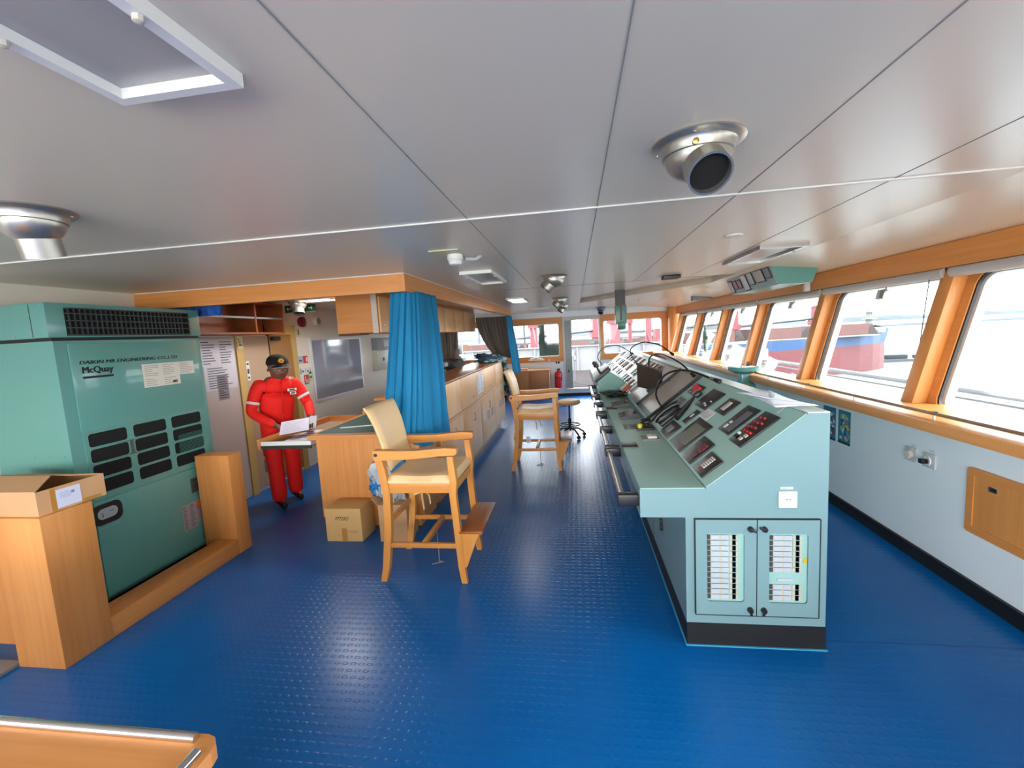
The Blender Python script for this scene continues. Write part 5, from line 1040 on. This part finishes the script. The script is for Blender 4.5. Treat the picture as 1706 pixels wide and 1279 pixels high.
bo = bpy.data.objects.new('body', bm_); C.objects.link(bo); bo.parent = man; KEEP.append(bo)
# coverall details
m = MB(); m.tube([J(  .13+.085*math.cos(a)-.01, .09*math.sin(a), 1.315+.012*math.cos(a)) for a in [2*PI*i/20+.3 for i in range(20)]], .02, 8, flat=1.4); m.add([J(.215, -.0, 1.32), J(.2, -.07, 1.33), J(.2, -.085, 1.29), J(.212, -.03, 1.275)], [(0, 1, 2, 3)]); m.add([J(.215, .0, 1.32), J(.2, .07, 1.33), J(.2, .085, 1.29), J(.212, .03, 1.275)], [(0, 1, 2, 3)]); m.build('collar', CORR, man)
REF = pm('reflective_band', (232, 214, 210), .4)
for (wr, hd_, a, s), sh, el in zip(hands, (J(.08, -.19, 1.27), J(.09, .19, 1.27)), (J(.07, -.265, 1.02), J(.16, .27, 1.04))):
    d = (el-sh).normalized(); c_ = sh.lerp(el, .62); w_ = d.orthogonal().normalized(); m = MB(); m.lathe([(.066, -.014), (.0665, 0), (.064, .014)], Fr(c_, w_, d.cross(w_), d), 24); o = m.build('sleeve_band', REF, man); o.modifiers.new('s', 'SOLIDIFY').thickness = .003
HF = Fr(J(.20, .055, 1.205), lf*1, UPz+fw*-.12, fw)
m = MB(); m.ob(HF, .0, .09, .0, .022, .01, .016, 0); m.ob(HF, .018, .07, .004, .018, .016, .0175, 1); m.ob(HF, .02, .08, -.04, -.012, .01, .016, 0); m.ob(HF, .03, .07, -.034, -.018, .016, .0175, 1); m.build('name_patch', [REF, INK], man)
m = MB(); m.tube([J(.205, 0, 1.27), J(.222, 0, 1.2), J(.195, 0, 1.08), J(.162, 0, .98)], .006, 6, flat=.6); m.build('front_placket', pm('red_coverall_seam', (190, 18, 12), .8), man)
# cap
hc = J(.172, 0, 1.488); tilt = Fr(hc, fw*.97-UPz*.12, lf, UPz+fw*.12)
m = MB(); m.lathe([(.106*math.cos(a)**.7, .098*math.sin(a)) for a in [i*PI/2/8 for i in range(9)]], tilt, 28); cp = m.build('cap', pm('cap_black', (7, 7, 9), .9), man)
m = MB()
def brim(u, v):
    a = (u-.5)*1.9; r_ = .103+.02*v; return tilt.p(math.cos(a)*r_+.04*v*math.cos(a), math.sin(a)*r_*.9, .008-.02*v-.05*(u-.5)**2)
m.grid(brim, 16, 4); o = m.build('cap_peak', pm('cap_black', (0, 0, 0)), man); o.modifiers.new('s', 'SOLIDIFY').thickness = .004
m = MB(); m.tube([brim(i/16, 1.0) for i in range(17)], .003, 6); m.build('peak_piping', pm('piping_grey', (150, 140, 140), .5), man)
bf = Fr(tilt.p(.101, .0, .045), lf, tilt.N-tilt.U*.35, tilt.U); m = MB(); m.prism([(.026*math.cos(a)*(1+.1*math.sin(7*a)), .022*math.sin(a)*(1+.1*math.sin(7*a))) for a in [2*PI*i/28 for i in range(28)]], bf, -.004, .008, 0); m.prism([(-.012, -.006), (.012, -.006), (.012, 0), (-.012, 0)], bf, .008, .0095, 1); m.prism([(-.01, .006), (.01, .006), (.01, .01), (-.01, .01)], bf, .008, .0095, 1); m.build('gold_badge', [pm('badge_gold', (236, 160, 20), .5), pm('badge_brown', (120, 60, 10), .5)], man)
# glasses and face
gf = Fr(J(.285, 0, 1.425), lf, UPz, fw); m = MB()
for s in (-1, 1):
    m.tube([gf.p(s*.032+.024*math.cos(a), .016*math.sin(a), -.004) for a in [2*PI*i/16 for i in range(17)]], .0022, 6, cap=False); m.tube([gf.p(s*.056, .004, -.004), gf.p(s*.085, .01, -.09)], .0022, 6)
m.tube([gf.p(-.008, .004, 0), gf.p(.008, .004, 0)], .0022, 6); m.build('glasses', BLACK, man)
m = MB()
for s in (-1, 1): m.blob(gf.p(s*.031, -.002, -.014), (.013, .013, .008), 0, amp=0, seg=12)
m.build('eyes', pm('eye_white', (190, 180, 170), .3), man)
m = MB(); m.ob(Fr(J(.272, 0, 1.362), lf, UPz, fw), -.026, .026, -.006, .004, -.01, .006, bev=.004); m.build('mouth', pm('lip_brown', (92, 44, 40), .5), man)
m = MB(); m.lathe([(.088, -.035), (.096, -.01), (.099, .012)], tilt, 24, a0=PI*.62, a1=PI*1.38); m.build('hair', pm('hair_black', (16, 13, 12), .8), man)
# papers and phone held
pp = Fr(J(.40, -.12, .865), lf*.8+fw*.35+UPz*.06, -fw*.8+lf*.4+UPz*.36, (0, 0, 1)); m = MB(); sheet(m, pp, 0, .26, -.12, .12, 0, 8, 1, th=.001)
tag(m.build('paper_sheet', [pm('sheet_lilac', (214, 214, 236), .6), pm('faint_grey', (190, 190, 205), .7)]), 'white paper sheet held over the pulled out chart drawer', 'paper')
pf = Fr(J(.46, .165, .885), lf, UPz*.8+fw*.3, -fw); m = MB(); m.ob(pf, -.035, .035, -.07, .07, -.02, -.008, bev=.004); m.ob(pf, -.02, .02, -.02, .03, -.008, -.006, 1); m.ob(pf, -.035, .035, -.07, .07, -.024, -.02, 1)
tag(m.build('packet', [pm('packet_teal', (60, 120, 150), .4), PAPER]), 'small blue and white packet held in the left hand', 'packet')

# ================================================================== OUTSIDE
WATER = pm('harbour_water', (120, 118, 112), .3)
wtr = tag(MB().box(-2500, 2500, -600, 4500, -18.4, -18).build('harbour_water', WATER, loc=(0, 0, -18)), 'pale calm harbour water beyond the windows', 'water'); wtr['kind'] = 'stuff'
def ex(r, g, b): return tuple(255*((v/255)**2.2*.28)**(1/2.2) for v in (r, g, b))
# own walkway and bulwark right of the windows
OW = pm('outside_white', ex(215, 210, 212), .5)
wk = thing('outer_bulwark', 'white bulwark rail of the walkway just outside the raked windows', 'railing', (3.6, 8, 0))
g = MB(); g.tube([(3.6, -3, .9), (3.6, 17.6, .9)], .03, 8); g.tube([(3.6, -3, .82), (3.6, 17.6, .82)], .012, 6); g.build('rail_cap', OW, wk)
g = MB(); g.box(3.6, 3.63, -3, 17.6, -.2, .55); g.build('bulwark_plate', OW, wk)
for i in range(9): MB().box(3.56, 3.64, 1.2+2.0*i, 1.32+2.0*i, .5, .88).build('stanchion', OW, wk)
for y, t_ in ((5.6, 0), (6.6, 1), (7.1, 1)):
    MB().ob(Fr((3.3, y, .2), (0, 1, .25*t_), (1, 0, 0)), 0, .12, 0, .12, 0, .5).build('stay_plate', OW, wk)
struct(MB().box(2.7, 3.6, -3.5, 11.6, -.3, -.2).build('ground_walkway', GREY))
lb = thing('white_locker_box', 'white outdoor casing beyond the windows above the walkway', 'casing', (4.8, 13.9, -.3))
g = MB(); g.prism([(4.2, -.3), (5.4, -.3), (5.4, .85), (5.2, .97), (4.35, .97), (4.2, .85)], XZ, -14.5, -13.5); g.build('casing', pm('outside_white', (0, 0, 0)), lb)
g = MB(); g.prism([(4.15, .95), (5.45, .95), (5.25, 1.03), (4.35, 1.03)], XZ, -14.55, -13.45); g.build('casing_lid', pm('lid_blue', ex(70, 110, 150), .5), lb)
# wing deck beyond the far door
DECK = pm('deck_grating', ex(96, 62, 56), .7, var=.2, vscale=14)
struct(MB().box(-4.5, 3.6, 11.62, 18, -.06, .06).build('ground_wing_deck', DECK, loc=(0, 14, 0)))
gt = thing('deck_grating', 'grating on the wing deck outside the far door', 'grating', (.2, 14, .06))
g = MB()
for i in range(34): g.box(-.6, 1.4, 11.8+.18*i, 11.83+.18*i, .085, .1)
for i in range(22): g.box(-.6+.09*i, -.585+.09*i, 11.8, 17.9, .07, .085)
g.build('grating_bars', pm('grating_pale', ex(124, 106, 102), .6), gt)
wbw = thing('wing_bulwark', 'white panelled bulwark at the end of the bridge wing beyond the far door', 'bulwark', (0, 18, 0))
g = MB(); g.box(-4.5, 3.63, 18, 18.05, .06, 1.04); g.build('bulwark_plate', OW, wbw)
for i in range(10): MB().box(-4.2+.85*i, -4.14+.85*i, 17.9, 18, .06, 1.0).build('stiffener', OW, wbw)
MB().box(-4.55, 3.68, 17.92, 18.1, 1.03, 1.07).build('rail_cap', OW, wbw); MB().box(-.28, -.05, 17.94, 18, .66, .84).build('vent_grille', GREY, wbw)
g = MB(); g.tube([(-.02, 11.75, .9), (-.02, 13.6, .9), (-.05, 13.8, .8), (-.05, 14.0, .1)], .02, 8); tag(g.build('hand_rail', OW), 'white curved handrail on the wing deck just outside the far door', 'handrail')
# open green door outside the left far window
gd = thing('green_door', 'dark green steel door with a square pane seen through the far left window', 'door', (-.75, 11.9, 0))
GD = pm('door_green', ex(62, 92, 70), .5); GW = Fr((0, 11.9, 0), (1, 0, 0), (0, 0, 1), (0, -1, 0))
m = MB(); holed(m, GW, -.95, -.2, .1, 2.0, -.79, -.35, 1.38, 1.86, .02, .05); m.build('door_leaf', GD, gd); MB().ob(GW, -.79, -.35, 1.38, 1.86, -.03, -.025).build('pane', GLASS, gd)
# red posts of own deck cranes and distant cranes
PK = pm('crane_red', ex(190, 74, 84), .6)
def post(x, y, w, z0, z1, label, extra=None):
    t_ = thing('crane_post', label, 'crane post', (x, y, z0)); g = MB(); g.box(x-w/2, x+w/2, y-w/2, y+w/2, z0, z1, bev=.05); g.build('column', PK, t_)
    g = MB(); g.box(x-w*.75, x+w*.75, y-w*.75, y+w*.75, z1-.25, z1); g.tube([(x-w*.5, y-w*.6, z1-1.2), (x+w*.5, y-w*.6, z1-2.0)], .04, 6); g.build('platform', PK, t_); return t_
cpl = post(-2.35, 26, .42, -18, 2.2, 'pink red crane post seen through the far left window')
g = MB(); g.box(-3.4, -2.2, 25.9, 26.1, 2.15, 2.25); g.build('crane_arm', GREY, cpl)
post(2.15, 25, .55, -18, 2.2, 'leftmost red crane post in the far right window')
post(3.1, 26, .2, -18, 2.15, 'thin dark red post in the middle of the far right window')
post(3.95, 25, .3, -18, 2.6, 'tall red ladder post in the far right window')
g = MB(); g.box(-10, 14, 60, 60.4, .2, .45); g.box(5.5, 14, 60, 60.4, 1.0, 1.3); g.box(10, 12, 58, 60, -.6, 1.4, mat=1); g.box(6, 8, 57, 60, -1, .4, mat=2)
tag(g.build('deck_gear', [pm('outside_grey', ex(96, 98, 104), .6), PK, pm('outside_brown', ex(110, 80, 74), .6)]), 'grey booms and red deck machinery beyond the far right window', 'deck gear')
# neighbouring bulk carrier
dS = Vector((.9895, .1445, 0)); nS = Vector((-.1445, .9895, 0)); B0 = Vector((114.5, 165.4, -18))
SF = Fr(B0, dS, (0, 0, 1), -nS)          # u along ship (bow at 0), v up, n towards us
sp2 = thing('bulk_carrier', 'blue and red bulk carrier lying alongside beyond the right hand windows', 'ship', B0)
HB = pm('hull_blue', ex(24, 92, 160), .55, var=.05, vscale=.2); HR = pm('hull_red', ex(150, 48, 54), .6, var=.08, vscale=.15); RST = pm('hatch_rust_pink', ex(150, 92, 84), .7, var=.15, vscale=.3); CRM = pm('superstructure_cream', ex(190, 190, 176), .6)
def hullsec(name, v0, v1, mt, rise=lambda u: 0):
    m = MB(); us = [-230, -180, -120, -60, -40, -25, -16, -9, -4, 0]
    half = [10, 14, 16, 16, 15, 12, 9, 6, 3, .2]; cv_ = 16
    def P_(u, hw, v, side): flare = 0 if v < 9 else .3; return SF.p(u+(1.5 if u == 0 and v > 12 else 0), v, -cv_+side*hw)
    vs = []; k = len(us)
    for u, hw in zip(us, half):
        for v, tp in ((v0, 0), (v1, 1)):
            vv = v+(rise(u) if tp else (rise(u) if v0 > 5 and name == 'forecastle' else 0))
            vs += [P_(u, hw, vv, 1), P_(u, hw, vv, -1)]
    fs = []
    for i in range(k-1):
        a, b_ = i*4, (i+1)*4; fs += [(a, b_, b_+2, a+2), (a+1, a+3, b_+3, b_+1), (a+2, b_+2, b_+3, a+3)]
    fs += [((k-1)*4, (k-1)*4+1, (k-1)*4+3, (k-1)*4+2)]
    m.add(vs, fs); return m.build(name, mt, sp2)
hullsec('hull_lower', -.5, 9.4, HR)
hullsec('hull_upper', 9.4, 12.6, HB, rise=lambda u: 0 if u < -20 else (u+20)*.105)
m = MB(); m.ob(SF, -226, -13, 12.7, 13.0, -28, -2.2); m.build('deck_edge', CRM, sp2)
for i, (u0, u1) in enumerate(((-30, -14), (-52, -37), (-75, -60), (-100, -84), (-126, -110), (-152, -136))):
    m = MB(); m.ob(SF, u0, u1, 12.8, 16.8, -26, -6); m.build('hatch_cover', RST, sp2)
    m = MB(); m.add([SF.p(u1+.5, 12.8, -8), SF.p(u1+5, 12.8, -8), SF.p(u1+3, 16.6, -8), SF.p(u1+.5, 12.8, -22), SF.p(u1+5, 12.8, -22), SF.p(u1+3, 16.6, -22)], [(0, 1, 2), (3, 5, 4), (0, 3, 4, 1), (1, 4, 5, 2), (2, 5, 3, 0)]); m.build('hatch_end', pm('dark_rust', ex(90, 64, 60), .7), sp2)
for i, u in enumerate((-24, -56.5, -105)):
    m = MB(); m.ob(SF, u-1.9, u+1.9, 12.8, 24, -18, -14); m.ob(SF, u-2.6, u+2.6, 17, 19, -18.6, -13.5); c_ = m.build('crane', PK, sp2)
    m = MB(); m.tube([SF.p(u, 19.5, -16), SF.p(u-30, 18.0, -16)], .45, 6); m.build('crane_jib', pm('outside_grey', (0, 0, 0)), c_)
    m = MB(); m.tube([SF.p(u, 24, -16), SF.p(u-15, 19.8, -16), SF.p(u-30, 18.2, -16)], .12, 5); m.build('hoist_wire', pm('outside_grey', (0, 0, 0)), c_)
m = MB(); m.ob(SF, -6.4, -5.4, 13, 22, -17, -15); m.ob(SF, -7.4, -4.4, 18, 18.5, -18, -14); m.ob(SF, -7, -5, 20.5, 21, -18, -14); m.ob(SF, -14, -3, 13.2, 15, -20, -12); m.build('foremast', CRM, sp2)
m = MB(); m.ob(SF, -222, -196, 12.8, 32, -28, -4); m.build('superstructure', CRM, sp2)
# shore, bank, pontoon
LAND = pm('hazy_shore', ex(72, 84, 88), .9, var=.1, vscale=.01)
def hills(name, label, y0, x0, x1, hmax, seed, mt=LAND, d=120, z=-18.2):
    def fn(u, v): 
        h = hmax*(.45+.55*noise.noise(Vector((u*9, seed, 0)))+.18*noise.noise(Vector((u*50, seed, 2)))); return Vector((x0+(x1-x0)*u, y0+d*v, z+max(0, math.sin(PI*min(1, v*1.0+.001)))*max(.5, h)))
    m = MB(); m.grid(fn, 160, 6); return tag(m.build(name, mt), label, 'shore')
hills('wooded_shore', 'hazy wooded shoreline across the harbour on the right', 1500, 300, 2600, 26, 1, d=200)
hills('wooded_shore', 'farther pale shoreline running behind the neighbouring ship', 1700, -1500, 900, 20, 4, d=200)
hills('mud_bank', 'low dark strip of bank lying in the water at the far right window', 760, 470, 1500, 7, 7, mt=pm('bank_dark', ex(56, 66, 74), .9), d=60)
pn = thing('pontoon', 'low grey pontoon floating ahead of the neighbouring ship', 'pontoon', (130, 205, -18))
g = MB(); g.box(122, 148, 200, 208, -18.2, -16.9); g.build('hull', pm('outside_grey', (0, 0, 0)), pn); g = MB(); g.box(126, 134, 202, 206, -16.9, -15.2, bev=.3); g.box(138, 142, 202, 206, -16.9, -15.6, bev=.3); g.build('cabin', pm('bank_dark', (0, 0, 0)), pn)
# port buildings to the left beyond the end wall
rd = random.Random(12); PMs = [pm('port_grey', ex(120, 122, 130), .7), pm('port_white', ex(180, 182, 184), .7), pm('port_blue', ex(70, 100, 140), .7), pm('port_orange', ex(170, 100, 70), .7)]
for i in range(14):
    x = -95+9*i; hh = rd.uniform(8, 20); w = rd.uniform(4, 8); g = MB(); mt = PMs[rd.randrange(4)]
    g.box(x, x+w, 230, 240, -18, -18+hh, bev=.3)
    for q in range(3): g.box(x+.4+q*w/3, x+w/3*(q+.6), 229.8, 230, -18+hh*.5, -18+hh*.7, 1)
    tag(g.build('port_building', [mt, PMs[0]]), 'blocky %s port building far beyond the end wall, %s from the left' % (mt.name.split('_')[1], 'first second third fourth fifth sixth seventh eighth ninth tenth eleventh twelfth thirteenth fourteenth'.split()[i]), 'building', 'port buildings')
for i in range(5):
    x = -80+26*i; g = MB(); g.box(x-.6, x+.6, 250, 251.2, -18, 9); g.tube([(x-14, 250.5, 7), (x+16, 250.5, 9)], .5, 6); g.tube([(x, 250.5, 13), (x-14, 250.5, 7)], .2, 5); g.tube([(x, 250.5, 13), (x, 250.5, 8)], .4, 5)
    tag(g.build('port_crane', PMs[0]), 'thin grey harbour crane far beyond the end wall, %s from the left' % 'first second third fourth fifth'.split()[i], 'crane', 'harbour cranes')
